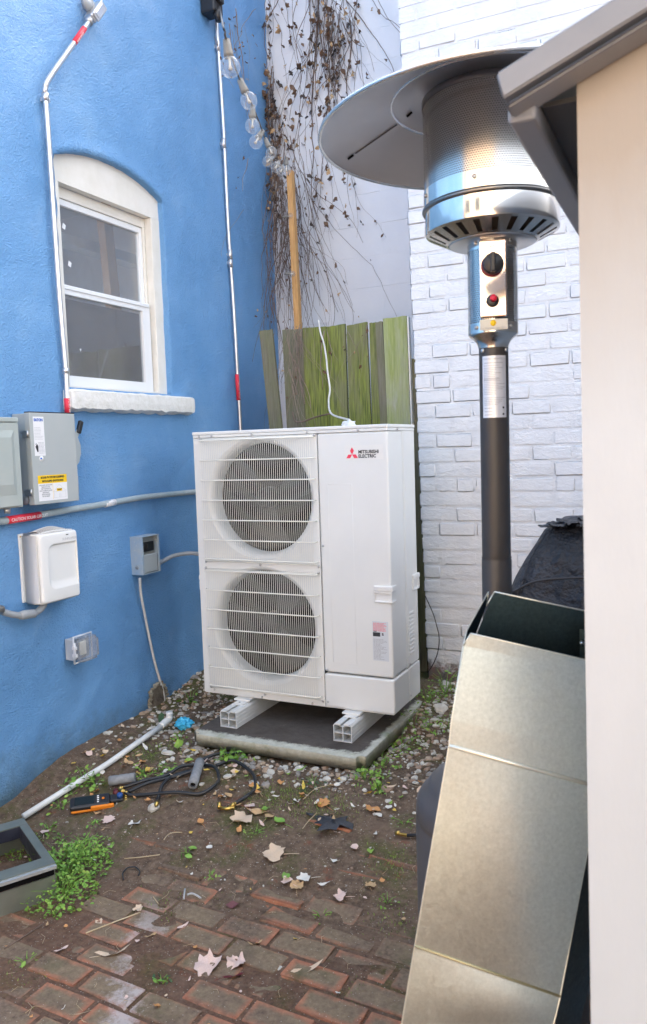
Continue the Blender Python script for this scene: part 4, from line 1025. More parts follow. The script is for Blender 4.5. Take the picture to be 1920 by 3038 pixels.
# disconnect switch
eb = thing('switch_box', 'grey safety switch box with yellow solar shutdown label and side lever', 'switch box', (WX, -.65, 1.02))
ey0, ey1, ez0, ez1, exf = -.783, -.510, 1.032, 1.436, -1.339
part('body', MB().box(WX, -1.372, ey0+.008, ey1-.004, ez0+.006, ez1-.006, .003), box_grey, eb)
dr = MB().box(-1.3715, exf, ey0, ey1, ez0, ez1-.004, .0035, 2); ed = part('door', dr, box_grey, eb)
part('gasket_lip', MB().box(-1.3735, exf-.003, ey0+.004, ey1+.002, ez1-.0035, ez1+.001), black_plastic, eb)
for z in (1.345, 1.092):
    mb = MB(); mb.box(-1.386, -1.352, ey0-.006, ey0+.001, z-.020, z+.010, .002); mb.tube([(-1.352, ey0-.004, z-.020), (-1.352, ey0-.004, z+.010)], .005, 10)
    screw(mb, (-1.386, ey0+.004, z), (0, -1, 0), .007, .010); screw(mb, (-1.386, ey0+.004, z-.015), (0, -1, 0), .005, .008)
    part('hinge', mb, screw_steel, eb)
part('knockout', MB().tube([(-1.40, ey0+.0085, 1.055), (-1.40, ey0+.001, 1.055)], .022, 20), pvc_grey, eb)
lv = MB(); xs_ = -1.395
prof = [(-.505, 1.355), (-.48, 1.352), (-.462, 1.340), (-.440, 1.365), (-.425, 1.350), (-.44, 1.325), (-.425, 1.29), (-.425, 1.25), (-.440, 1.21), (-.462, 1.19), (-.475, 1.195), (-.49, 1.215), (-.505, 1.215)]
lv.ext([(xs_, y-.0, z) for y, z in prof], (.004, 0, 0)); lvo = part('lever_plate', lv, box_grey, eb)
Ml = Matrix.Translation((xs_+.004, -.424, 1.375)) @ Matrix.Rotation(math.radians(-22), 4, 'X')
part('lever_grip', MB().box(-.009, .009, -.012, .012, -.032, .030, .005, 3, M_=Ml), black_plastic, lvo)
mb = MB().box(-1.41, -1.403, -.508, -.448, 1.05, 1.155, .003); mb.tube([(-1.41, -.448, 1.06), (-1.41, -.448, 1.145)], .010, 10); hs = part('hasp_plate', mb, box_grey, eb)
mb = MB()
for y, z in ((-.462, 1.150), (-.455, 1.055)): screw(mb, (-1.403, y, z), NX, .005, .004)
mb.box(-1.402, -1.388, -.507, -.485, 1.095, 1.112, .003); part('latch', mb, screw_steel, hs)
mb = MB(); quad(mb, (exf, -.765, 1.245), YD, ZD, .062, .170); la = part('paper_label', mb, paper, eb)
part('lettering', textmesh('EATON', .0165, (exf+.0008, -.7605, 1.3955), YD, ZD, bold=.0006, stretch=.92), ink_blue, la)
mb = MB(); lines(mb, (exf+.0004, -.761, 1.368), YD, ZD, .052, 9, .0062, .0016, .4); lines(mb, (exf+.0004, -.742, 1.304), YD, ZD, .036, 9, .0058, .0022, .15); part('lettering', mb, ink_grey, la)
mb = MB(); mb.ext([(exf+.0007, -.760, 1.285), (exf+.0007, -.750, 1.262), (exf+.0007, -.744, 1.262), (exf+.0007, -.743, 1.285), (exf+.0007, -.748, 1.296)], (.0002, 0, 0)); mb.tube([(exf+.0008, -.760, 1.298), (exf+.0008, -.754, 1.29), (exf+.0008, -.752, 1.30)], .0008, 5); part('symbol', mb, ink, la)
mb = MB().tube([(exf, -.728, 1.232), (exf+.0005, -.728, 1.232)], .0125, 28); rd_ = part('round_sticker', mb, paper, eb); mb = MB(); quad(mb, (exf+.0005, -.736, 1.230), YD, ZD, .010, .007); part('symbol', mb, ink_blue, rd_)
ly0, ly1, lz0, lz1 = -.757, -.584, 1.0465, 1.158
mb = MB(); quad(mb, (exf, ly0, lz0), YD, ZD, ly1-ly0, .077); la = part('warning_label', mb, paper, eb)
mb = MB(); quad(mb, (exf, ly0, lz0+.0765), YD, ZD, ly1-ly0, .036, .0003); yb = part('label_header', mb, yellow, la)
part('lettering', textmesh('SOLAR PV SYSTEM EQUIPPED', .0126, (exf+.0009, (ly0+ly1)/2, lz0+.0985), YD, ZD, 'CENTER', stretch=.86, bold=.0003), ink, yb)
part('lettering', textmesh('WITH RAPID SHUTDOWN', .0126, (exf+.0009, (ly0+ly1)/2, lz0+.0825), YD, ZD, 'CENTER', stretch=.86, bold=.0003), ink, yb)
part('lettering', textmesh('TURN RAPID SHUTDOWN\nSWITCH TO THE\n"OFF" POSITION TO\nSHUT DOWN PV SYSTEM\nAND REDUCE\nSHOCK HAZARD\nIN THE ARRAY', .0082, (exf+.0007, ly0+.042, lz0+.0665), YD, ZD, 'CENTER', stretch=.80), ink_grey, la)
mb = MB()
hL, hR, hb = ly0+.092, ly0+.162, lz0+.010
for a, b_ in (((hL, hb), (hR, hb)), ((hL, hb), (hL, hb+.027)), ((hR, hb), (hR, hb+.027)), ((hL-.005, hb+.027), (hR+.003, hb+.027)), ((hL-.003, hb+.028), ((hL+hR)/2-.004, hb+.058)), (((hL+hR)/2-.004, hb+.058), (hR+.003, hb+.028)), (((hL+hR)/2-.004, hb), ((hL+hR)/2-.004, hb+.017)), (((hL+hR)/2+.004, hb), ((hL+hR)/2+.004, hb+.017))):
    mb.tube([(exf+.0006, *a), (exf+.0006, *b_)], .0004, 4)
part('house_drawing', mb, ink_grey, la)
mb = MB(); quad(mb, (exf+.0005, (hL+hR)/2-.020, hb+.029), YD, ZD, .033, .012, .0003); yb = part('label_patch', mb, yellow, la)
part('lettering', textmesh('SOLAR ELECTRIC\nPV PANELS', .0040, (exf+.0012, (hL+hR)/2-.0035, hb+.036), YD, ZD, 'CENTER'), ink, yb)
mb = MB(); quad(mb, (exf+.0005, ly0+.0845, lz0+.004), YD, ZD, .001, .070); part('divider', mb, yellow, la)
# communication box
sb = thing('solar_monitor_box', 'white plastic solar monitor box with louvred top and recessed front', 'monitor box', (WX, -.65, .57))
sy0, sy1, sz0, sz1, sxf = -.775, -.545, .588, .905, -1.335
mb = MB().box(WX, WX+.012, sy0-.014, sy1+.006, sz0+.01, sz1-.0, .004, 2); part('back_plate', mb, white_plastic, sb)
sxc = sxf-.012
b = bmesh.new(); bmesh.ops.create_cube(b, size=1)
for v in b.verts: v.co = Vector(((WX+.0125+sxc)/2+v.co.x*(sxc-WX-.0125), (sy0+sy1)/2+v.co.y*(sy1-sy0), (sz0+sz1)/2+v.co.z*(sz1-sz0)))
bmesh.ops.bevel(b, geom=[e_ for e_ in b.edges if e_.verts[0].co.x > sxc-.01 or e_.verts[1].co.x > sxc-.01], offset=.008, segments=4, affect='EDGES')
part('cover', MB().bm(b, True), white_plastic, sb)
# bulging front frame around a dished panel
N_ = 8
def rr(y0, y1, z0, z1, r, x, r2=.004):
    out = []
    for (cy_, cz2, a0, q) in ((y1-r2, z1-r2, 0, r2), (y0+r, z1-r, 90, r), (y0+r, z0+r, 180, r), (y1-r2, z0+r2, 270, r2)):
        for i in range(N_+1): a = math.radians(a0+90*i/N_); out.append((x, cy_+q*math.cos(a), cz2+q*math.sin(a)))
    return out
py0, py1, pz0, pz1 = sy0+.045, sy1-.003, sz0+.058, sz1-.052
RG = [rr(sy0+.004, sy1-.002, sz0+.004, sz1-.004, .014, sxc-.001), rr(sy0+.006, sy1-.002, sz0+.006, sz1-.006, .014, sxc+.006), rr(sy0+.014, sy1-.003, sz0+.012, sz1-.014, .014, sxf),
      rr(py0, py1, pz0, pz1, .042, sxf+.001), rr(py0+.003, py1-.0005, pz0+.006, pz1-.003, .040, sxf-.002), rr(py0+.008, py1-.0004, pz0+.028, pz1-.008, .036, sxf-.010), rr(py0+.012, py1-.0004, pz0+.045, pz1-.012, .034, sxf-.0115)]
n_ = len(RG[0]); mb = MB(); mb.wn = True; mb.add([v for r in RG for v in r], [(j*n_+i, j*n_+(i+1) % n_, (j+1)*n_+(i+1) % n_, (j+1)*n_+i) for j in range(len(RG)-1) for i in range(n_)]+[[(len(RG)-1)*n_+i for i in range(n_)]], True)
part('front_frame', mb, white_plastic, sb)
part('lettering', textmesh('SUNPOWER', .0165, (sxf+.0012, sy1-.094, pz1+.008), YD, ZD, stretch=1.02, ext=.0002), ink_emboss, sb)
mb = MB(); quad(mb, (sxf+.0010, sy1-.070, pz1+.030), YD, ZD, .015, .004); part('indicator_light', mb, ink, sb)
tg = MB()
for k in range(20):
    y = sy0+.028+.160*k/19
    arcp = [(WX+.018+(sxf-WX-.03)*t, y, sz1-.002+.022*math.sin(PI*t)*(.35+.65*math.sin(PI*(k+.5)/20))) for t in (0, .15, .35, .6, .85, 1)]
    tg.tube(arcp, .0020, 5)
for t in (.08, .5, .92):
    tg.tube([(WX+.018+(sxf-WX-.03)*t, sy0+.028+.16*k/19, sz1-.002+.0225*math.sin(PI*max(.05, min(.95, t)))*(.35+.65*math.sin(PI*(k+.5)/20))) for k in range(20)], .0022, 5)
part('vent_grille', tg, white_plastic, sb)
part('vent_well', MB().box(WX+.02, sxf-.02, sy0+.03, sy0+.185, sz1-.001, sz1+.003), dark_void, sb)
mb = MB(); screw(mb, (WX+.012, sy0-.008, sz1-.012), NX, .004, .003); part('screw', mb, brass, sb)
# grey flexible conduit under it
pts = [Vector((-1.42, -0.986, 0.622)), Vector((-1.415, -0.94, 0.596)), Vector((-1.41, -0.892, 0.572)), Vector((-1.4, -0.838, 0.555)), Vector((-1.395, -0.775, 0.551)), Vector((-1.39, -0.735, 0.565)), Vector((-1.39, -0.714, 0.585))]
fxc = thing('flexible_conduit', 'grey flexible conduit curling below the white solar monitor box', 'conduit', (-1.45,-0.909,0.587))
part('tube', MB().tube(cr(pts, 6), .0145, 14), pvc_grey, fxc)
mb = MB().tube([pts[3]-Vector((0, .012, -.002)), pts[3]+Vector((0, .012, 0)), pts[4], pts[4]+Vector((0, .008, .006))], [.017, .021, .0205, .017], 10); part('gland', mb, pvc_grey, fxc)
mb = MB().tube([pts[0], pts[1]+Vector((0, .01, 0))], .020, 10); mb.tube([pts[0]+Vector((0,.02,.02)), pts[0]+Vector((0, .03, .05))], .007, 8); part('nut', mb, screw_steel, fxc)
# small AC disconnect
ds = thing('breaker_box', 'small open grey breaker box on the blue wall next to the heat pump', 'breaker box', (WX, .03, .58))
dy0, dy1, dz0, dz1, dxf = -.036, .112, .602, .804, -1.372
mb = MB(); t_ = .003
mb.box(WX, dxf, dy0, dy0+t_, dz0, dz1); mb.box(WX, dxf, dy1-t_, dy1, dz0, dz1); mb.box(WX, dxf, dy0+t_, dy1-t_, dz0, dz0+t_); mb.box(WX, dxf+.004, dy0+t_, dy1-t_, dz1-t_, dz1); mb.box(WX, WX+.004, dy0+t_, dy1-t_, dz0+t_, dz1-t_)
mb.box(dxf-.004, dxf-.0005, dy0+t_, dy0+.012, dz0+t_, dz1-t_); mb.box(dxf-.004, dxf-.0005, dy1-.012, dy1-t_, dz0+t_, dz1-t_)
part('body', mb, M('repainted_box', (.30, .42, .55), .5, c2=(.42, .47, .49), ns=9, kind='world', bs=60, bst=.3, bd=.003), ds)
mb = MB().box(dxf-.02, dxf-.006, dy0+.013, dy1-.013, dz0+.006, dz0+.103, .006, 3); part('inner_cover', mb, box_grey, ds)
mb = MB().box(dxf-.035, dxf-.030, dy0+.004, dy1-.004, dz0+.10, dz1-.004); part('dead_front', mb, M('raw_box', (.34, .34, .31), .5, c2=(.42, .42, .38), ns=20), ds)
mb = MB().box(dxf-.03, dxf-.012, dy0+.022, dy1-.032, dz0+.118, dz0+.168, .003); br_ = part('breaker', mb, black_plastic, ds)
mb = MB().box(dxf-.012, dxf-.004, dy0+.05, dy0+.062, dz0+.128, dz0+.158, .002); part('toggle', mb, black_rubber, br_)
mb = MB(); screw(mb, (dxf-.006, dy0+.05, dz0+.012), NX, .004, .003); screw(mb, (dxf-.012, dy1-.018, dz1-.03), NX, .005, .006)
for k, z in enumerate((.03, .05, .13, .155, .175)): screw(mb, (WX+.03+.012*(k % 2), dy0, dz0+z), (0, -1, 0), .0025, .0008)
part('screw', mb, screw_steel, ds, 'stuff')
part('knockout', MB().tube([(WX+.04, dy0, dz0+.04), (WX+.04, dy0-.0015, dz0+.04)], .011, 18), pvc_grey, ds)
pts = [Vector((-1.405, -0.025, 0.584)), Vector((-1.42, -0.005, 0.499)), Vector((-1.428, 0.033, 0.353)), Vector((-1.428, 0.067, 0.197)), Vector((-1.426, 0.096, 0.077)), Vector((-1.422, 0.13, -0.036)), Vector((-1.422, 0.15, -0.119)), Vector((-1.42, 0.138, -0.168)), Vector((-1.438, 0.137, -0.203))]
single('cable', MB().tube(cr(pts, 6), .0072, 8), cable_white, 'off white cable hanging from the small breaker box down to the ground', 'cable')
whip = thing('flexible_conduit', 'short grey flexible conduit from the breaker box into the heat pump', 'conduit', (WX+.05, .15, .63))
pts = [Vector((WX+.045, .125, .640)), Vector((WX+.05, .17, .645)), Vector((WX+.08, .24, .668)), Vector((WX+.16, .30, .675)), Vector((WX+.30, .31, .655)), Vector((WX+.42, .30, .65))]
part('tube', MB().tube(cr(pts, 6), .0115, 12), pvc_grey, whip)
mb = MB().tube([(WX+.045, .110, .638), (WX+.045, .140, .640)], .018, 8); mb.tube([(WX+.045, .135, .640), (WX+.047, .165, .644)], [.015, .013], 12); part('gland', mb, M('gland_grey', (.42, .45, .48), .4), whip)
# weatherproof outlet with clear cover
ou = thing('outlet', 'wall outlet under a cloudy clear bubble cover low on the blue wall', 'outlet', (WX, -.47, .21))
oy0, oy1, oz0, oz1 = -.545, -.425, .262, .388
part('box', MB().box(WX, WX+.050, oy0, oy1-.01, oz0+.012, oz1-.012, .005, 3), M('outlet_grey', (.36, .42, .50), .5, c2=(.45, .50, .55), ns=20), ou)
part('device', MB().box(WX+.0505, WX+.062, oy0+.035, oy1-.042, oz0+.03, oz1-.03, .004, 2), M('ivory', (.66, .63, .55), .4), ou)
b = bmesh.new(); bmesh.ops.create_cube(b, size=1)
for v in b.verts: v.co = Vector((WX+.082+v.co.x*.062, (oy0+oy1)/2+v.co.y*(oy1-oy0), (oz0+oz1)/2+v.co.z*(oz1-oz0)*(.84 if v.co.x > 0 else 1)))
bmesh.ops.bevel(b, geom=b.edges[:], offset=.014, segments=4, affect='EDGES')
co_ = part('cover', MB().bm(b, True), clear_poly, ou)
mb = MB()
fl = [(WX+.055, oy0, oz0), (WX+.055, oy1, oz0), (WX+.055, oy1, oz1), (WX+.055, oy0, oz1)]
mb.tube(fl+[fl[0]], .0045, 8); part('rim', mb, M('milky_plastic', (.62, .66, .72), .3), co_)
mb = MB()
for z in (oz0+.04, oz1-.05): mb.box(WX+.05, WX+.075, oy0-.008, oy0+.004, z-.008, z+.008, .002)
mb.tube([(WX+.065, oy0-.004, oz0+.025), (WX+.065, oy0-.004, oz1-.025)], .005, 8); part('hinge', mb, M('milky_hinge', (.66, .69, .73), .4), co_)

# ================================================================ string lights
sl_ = thing('string_light', 'string of clear globe bulbs sagging from the bracket to the wooden stake', 'string lights', (-0.087,-0.97,2.389))
rr_ = .025
B_ = [((0.209,-1.57,2.188), (0.202,-1.569,2.24)), ((0.048,-1.205,2.275), (0.029,-1.21,2.324)), ((-0.107,-0.918,2.33), (-0.107,-0.915,2.365)), ((-0.234,-0.674,2.38), (-0.23,-0.647,2.414)), ((-0.463,-0.133,2.552), (-0.481,-0.138,2.594)), ((-0.558,0.001,2.57), (-0.561,0.046,2.598)), ((-0.523,0.015,2.542), (-0.533,0.058,2.575)), ((-0.618,0.243,2.606), (-0.636,0.294,2.65)), ((-0.736,0.53,2.717), (-0.737,0.533,2.749)), ((-1.116,1.294,2.719), (-1.134,1.285,2.717)), ((-1.102,1.267,2.351), (-1.118,1.259,2.352))]
cable_pts = [kp+Vector((.06, 0, -.05)), Vector((0.191,-1.569,2.295)), Vector((0.208,-1.586,2.264))]
for i, (bc, sc_) in enumerate(B_):
    bc, sc_ = Vector(bc), Vector(sc_); d = (sc_-bc).normalized(); r = .025 if i < 9 else .019
    mb = MB(); n_ = 14; prof = [(r*math.sin(PI*k/n_), -r*math.cos(PI*k/n_)) for k in range(n_-1)]+[(r*.36, r*1.02), (r*.36, r*1.1)]
    Mz = Matrix.Translation(bc) @ d.to_track_quat('Z', 'Y').to_matrix().to_4x4()
    q_ = MB().lathe(prof, (0, 0, 0), 24); mb.add([Mz @ Vector(v) for v in q_.v], q_.f, True)
    bo = part('bulb', mb, bulb_glass, sl_)
    part('stem', MB().tube([bc+d*r*.95, bc+d*r*.2, bc-d*r*.25], [r*.16, r*.10, r*.22], 8), fil_m, bo)
    part('socket', MB().tube([bc+d*r*1.0, bc+d*r*1.3, bc+d*r*2.0, bc+d*r*2.7], [r*.50, r*.50, r*.42, r*.36], 12), M('socket_grey', (.20, .19, .17), .6) if i == 0 else bpy.data.materials['socket_grey'], sl_)
    if i < 9: cable_pts.append(bc+d*r*2.7)
cable_pts.append(Vector((-1.124,1.3,2.975)))
part('wire', MB().tube(cr(cable_pts, 5), .0028, 6), M('wire_dark', (.08, .075, .07), .6), sl_)
# stake
mb = MB()
s0, s1 = Vector((-1.12,1.3,3.005)), Vector((-1.1,1.3,1.987)); s1 = s0+(s1-s0)*3.4
mb.ext([s1+Vector((-.019, 0, 0)), s0+Vector((-.019, 0, 0)), s0+Vector((.019, 0, 0)), s1+Vector((.019, 0, 0))], (0, .038, 0))
single('wooden_stake', mb, stake_wood, 'orange wooden stake standing behind the green fence among dead vines', 'stake')

# ================================================================ dead vines
def small_leaf(seed, L=.03):
    r2 = random.Random(seed); n = 7; vs = []; fs = []
    for i in range(n):
        t = i/(n-1); wdt = L*.42*math.sin(PI*min(1, t*.93+.05))*r2.uniform(.6, 1.3); cz2 = L*.35*math.sin(t*4+r2.random()*3); cy2 = -L*t
        tw = r2.uniform(-.9, .9)
        vs += [(-wdt*math.cos(tw), cz2-wdt*math.sin(tw), cy2), (0, cz2+L*.12*r2.random(), cy2), (wdt*math.cos(tw), cz2+wdt*math.sin(tw), cy2+L*r2.uniform(-.1, .1))]
    for i in range(n-1):
        a = i*3; fs += [(a, a+1, a+4, a+3), (a+1, a+2, a+5, a+4)]
    return MB().add(vs, fs, True)
vl = []
for i, mt in enumerate([lf_brown, lf_black, lf_brown, lf_tan, lf_tan, lf_brown, lf_brown, lf_black]): vl.append(small_leaf(i, .030+.004*(i % 3)).mesh('leaf', mt, fixn=False))
def vine(label, loc, starts, nleaf, spread, depth, mt, r0=.0016, steps=26, leafsz=(.7, 1.4), wood=()):
    t = thing('dead_vine', label, 'vine', loc, None)
    st = MB(); nodes_ = []
    for (p, dr, L) in starts:
        p = Vector(p); d = Vector(dr).normalized(); pts = [p.copy()]; n = max(6, int(L/.045))
        for i in range(n):
            d = (d+Vector((rnd.gauss(0, .13), rnd.gauss(0, .08), rnd.gauss(0, .14)))*.9+Vector((0, 0, -.05))).normalized()
            p = p+d*L/n
            if depth: p.y = min(max(p.y, depth[0]), depth[1])
            if p.x < WX+.02: p.x = WX+.02+rnd.random()*.02
            pts.append(p.copy())
            if i % 2 == 0: nodes_.append((p.copy(), d.copy()))
        k = r0*rnd.uniform(.55, 1.35)*(2.1 if rnd.random() < .14 else 1); st.tube(cr(pts, 2), [k*(1-.55*i/(2*len(pts)-1)) for i in range(2*len(pts)-1)], 4)
    part('stem', st, mt, t, 'stuff')
    for i in range(nleaf):
        p, d = nodes_[rnd.randrange(len(nodes_))]
        o = bpy.data.objects.new('leaf', vl[rnd.randrange(len(vl))]); col.objects.link(o); o.parent = t
        o.location = p+Vector((rnd.gauss(0, spread), rnd.uniform(-.02, .0), rnd.gauss(0, spread)))-t.location
        o.rotation_euler = (rnd.gauss(0, .6), rnd.gauss(0, .6), rnd.uniform(0, 6.28)); s_ = rnd.uniform(*leafsz)*1.0; o.scale = (s_*.65, s_*.65, s_)
    return t
def down(pa, pb, n, L, jit=.05, dx=.0):
    pa, pb = Vector(pa), Vector(pb); out = []
    for i in range(n):
        p = pa.lerp(pb, rnd.random())+Vector((rnd.gauss(0, jit*.4), rnd.uniform(-.03, .02), rnd.gauss(0, jit)))
        out.append((p, (dx+rnd.gauss(0, .18), 0, -1), L*rnd.uniform(.4, 1.1)))
    return out
DV = (1.58, 1.665)
vine('thick tangle of dead vine with curled leaves hanging high on the white wall', (-0.973,1.64,3.736), down((-1.126,1.63,4.513), (-0.86,1.63,4.437), 30, 1.9, .12, .10)+down((-1.016,1.63,4.124), (-0.827,1.63,3.993), 34, .62, .10, .05), 300, .030, DV, vine_m, .0022, leafsz=(.8, 1.7))
vine('sparse dead vine tufts on the white wall left of the thick tangle', (-1.253,1.64,3.974), down((-1.409,1.63,4.442), (-1.133,1.63,4.324), 10, 1.3, .1, .05)+down((-1.413,1.64,3.88), (-1.384,1.64,3.341), 8, .5), 120, .03, DV, vine_m, .0016, leafsz=(.8, 1.6))
vine('brown vine climbing the corner between blue and white walls', (-1.395,1.64,3.388), down((-1.413,1.63,3.766), (-1.394,1.63,3.295), 16, .75, .08, .08), 150, .026, DV, vine_m, .002, leafsz=(.7, 1.5))
vine('bare twiggy vine mat around the wooden stake above the fence', (-1.258,1.5,2.66), down((-1.329,1.5,3.111), (-1.155,1.5,3.015), 60, 1.5, .12, .10)+down((-1.328,1.5,2.847), (-1.132,1.5,2.642), 34, .7, .12, .15), 90, .045, (1.25, 1.64), vine_m, .0018, leafsz=(.4, .9))
vine('long thin vine strands trailing across the white wall right of the stake', (-1.051,1.6,2.763), down((-1.131,1.62,3.265), (-1.022,1.62,3.136), 5, 1.35, .05, .22)+down((-0.9,1.62,3.114), (-0.83,1.62,3.015), 3, .5, .03, .30), 26, .02, DV, vine_m, .0014)
vine('thin reddish vine tendrils beside the long straight conduit on the blue wall', (-1.45,1.231,3.969), [(Vector((WX+.03+rnd.random()*.03, p[1]+rnd.gauss(0, .06), p[2]+rnd.gauss(0, .1))), (0, rnd.gauss(0, .7), -1), rnd.uniform(.2, .8)) for p in ((-1.45,1.068,3.896), (-1.45,1.125,3.881), (-1.45,1.193,3.993), (-1.45,1.263,3.86), (-1.45,1.073,3.718), (-1.45,1.41,4.134), (-1.45,1.075,3.979), (-1.45,1.188,2.915), (-1.45,1.28,3.025))], 36, .04, None, vine_pale, .0012, leafsz=(.4, .9))
vine('pale dry vine stems dangling over the left boards of the fence', (-0.905,0.9,1.777), down((-0.961,0.89,1.948), (-0.838,0.89,1.942), 24, .55, .03, .08)+down((-0.97,0.89,1.741), (-0.862,0.89,1.615), 10, .35, .04, .2), 10, .02, (.86, .925), vine_pale, .0015, leafsz=(.4, .8))
vine('few dry tendrils clinging to the middle and right fence boards', (-0.533,0.9,1.862), down((-0.707,0.89,1.925), (-0.697,0.89,1.904), 3, .35, .01)+down((-0.579,0.89,1.922), (-0.559,0.89,1.892), 3, .35, .01)+down((-0.454,0.89,1.92), (-0.441,0.89,1.881), 3, .4, .01), 12, .012, (.86, .922), vine_pale, .0016, leafsz=(.4, .8))
mb = MB().tube(cr([(-0.935,0.88,1.456), (-0.914,0.87,1.399), (-0.86,0.87,1.396), (-0.782,0.87,1.417), (-0.667,0.86,1.435)], 6), .0045, 6)
single('branch', mb, vine_m, 'bent brown twig lying against the fence just above the heat pump', 'twig')
single('vine', MB().tube(cr([(-0.106,0.8,0.403), (-0.06,0.79,0.31), (-0.037,0.78,0.242), (-0.022,0.77,0.186), (-0.029,0.77,0.11), (-0.057,0.78,0.039), (-0.097,0.79,-0.025)], 6), .0028, 6), black_rubber, 'thin dark cable hanging down the white brick corner behind the heat pump', 'cable')
# ================================================================ covered grill
gr = thing('grill', 'barbecue grill under a black cover in front of the white brick wall', 'grill', (.93, -.1, -.2))
def ring_(z, x0, x1, y0, y1, r, n=10, wob=0):
    out = []
    for cx, cy_, a0 in ((x1-r, y1-r, 0), (x0+r, y1-r, 90), (x0+r, y0+r, 180), (x1-r, y0+r, 270)):
        for i in range(n): 
            a = math.radians(a0+90*i/n); k = 1+wob*noise.noise(Vector((cx*9+math.cos(a)*2, cy_*9+math.sin(a)*2, z*3)))
            out.append(((cx+r*math.cos(a)), (cy_+r*math.sin(a)), z)) if not wob else out.append((cx+(r+.02*(k-1)*4)*math.cos(a), cy_+(r+.02*(k-1)*4)*math.sin(a), z+.004*(k-1)))
    return out
mb = MB(); lv_ = [(-.18, .52, 1.62, -.36, .32, .05, .6), (.2, .53, 1.62, -.36, .32, .05, .5), (.50, .555, 1.60, -.355, .31, .06, .4), (.66, .600, 1.58, -.35, .30, .07, .3), (.72, .620, 1.57, -.34, .29, .08, .1), (.79, .655, 1.52, -.32, .27, .08, .1), (.85, .690, 1.47, -.29, .24, .08, .1), (.895, .715, 1.43, -.26, .21, .08, .1), (.918, .745, 1.40, -.22, .17, .07, .1), (.925, .79, 1.35, -.15, .10, .05, 0)]
rs_ = [ring_(a[0], *a[1:6], wob=a[6]) for a in lv_]; n_ = len(rs_[0]); mb.v = [v for r in rs_ for v in r]
for i in range(len(rs_)-1):
    for k in range(n_): mb.f.append((i*n_+k, i*n_+(k+1) % n_, (i+1)*n_+(k+1) % n_, (i+1)*n_+k)); mb.mi.append(0); mb.sm.append(True)
mb.f.append([(len(rs_)-1)*n_+k for k in range(n_)]); mb.mi.append(0); mb.sm.append(True)
gc = part('cover', mb, cover_black, gr)
hemp = cr([(.595, -.28, .68), (.625, -.352, .675), (.70, -.356, .715), (.82, -.354, .735), (1.0, -.352, .74), (1.5, -.348, .73)], 6)
part('hem', MB().tube(hemp, .0045, 6), M('hem_grey', (.035, .034, .038), .6), gc)
part('fold', MB().tube(cr([(.735, -.27, .89), (.70, -.30, .83), (.675, -.325, .77), (.655, -.345, .70), (.63, -.353, .62), (.60, -.358, .50)], 5), [.004]*26, 6), cover_black, gc)
part('leg', MB().box(.60, .64, -.29, -.25, -.21, .1), black_plastic, gr)
def glove(loc, rot, sc, label, name='glove'):
    mb = MB(); Mg = Matrix.Translation(Vector(loc)) @ Matrix.Rotation(rot, 4, 'Z')
    r2 = random.Random(int(rot*100))
    def lobe(a, L, wdt, h):
        vs = []; n = 8; m_ = 7
        for i in range(n+1):
            t = i/n; ww = wdt*(1 if t < .8 else math.sqrt(max(.02, 1-((t-.8)/.22)**2)))
            for j in range(m_):
                s_ = j/(m_-1)*2-1
                x = L*t; y = ww*s_*.5; z = h*math.sqrt(max(0, 1-s_*s_))*(.6+.8*noise.noise(Vector((t*3+a, s_, a*7)))) + .012*sc*noise.noise(Vector((t*2.2, a*5, 1)))
                vs.append(Mg @ (Matrix.Rotation(a, 4, 'Z') @ Vector((x, y, z)))*1.0)
        mb.add(vs, [(i*m_+j, (i+1)*m_+j, (i+1)*m_+j+1, i*m_+j+1) for i in range(n) for j in range(m_-1)], True)
    for a, L in ((-.55, .105), (-.22, .135), (.08, .140), (.38, .120), (1.15, .095)): lobe(a+r2.uniform(-.1, .1), L*sc, .026*sc, .010*sc)
    lobe(PI, .075*sc, .085*sc, .016*sc); lobe(0, .06*sc, .085*sc, .017*sc)
    return single('glove', mb, glove_black, label, 'glove')
glove((.80, -.215, .915), -2.5, .8, 'black rubber glove lying on the left end of the grill cover')
glove((.82, -.215, .925), -1.9, .95, 'black rubber glove with fingers hanging down the front of the grill cover')
glove((.88, -.22, .925), -1.2, 1.0, 'black rubber glove in the heap on the grill cover nearest the shed')
glove((.90, -.19, .935), -2.3, 1.1, 'crumpled black rubber glove on top of the glove heap by the shed')

# ================================================================ sheet metal duct leaning by the shed
dc = thing('metal_duct', 'long open galvanised sheet metal duct leaning against the shed corner', 'duct', (.85, -2.1, -.3))
L_ = [Vector(p) for p in ((0.933,-2.096,0.94), (0.907,-2.126,0.805), (0.904,-2.132,0.764), (0.903,-2.133,0.759), (0.855,-2.179,0.444), (0.854,-2.18,0.438), (0.838,-2.203,0.321))]
R__ = [Vector(p) for p in ((1.13,-2.006,0.883), (1.127,-2.027,0.735), (1.121,-2.035,0.69), (1.121,-2.035,0.685), (1.067,-2.085,0.357), (1.066,-2.087,0.351), (1.058,-2.098,0.313))]
for Q in (L_, R__):
    d = Q[-1]-Q[-3]; d = d/abs(d.z); Q.append(Q[-1]+d*(Q[-1].z+.30))
sh = Vector((0.922,-2.102,0.921)); L_[0:1] = [L_[0], sh]; R__[0:1] = [R__[0], R__[0].lerp(R__[1], .12)]
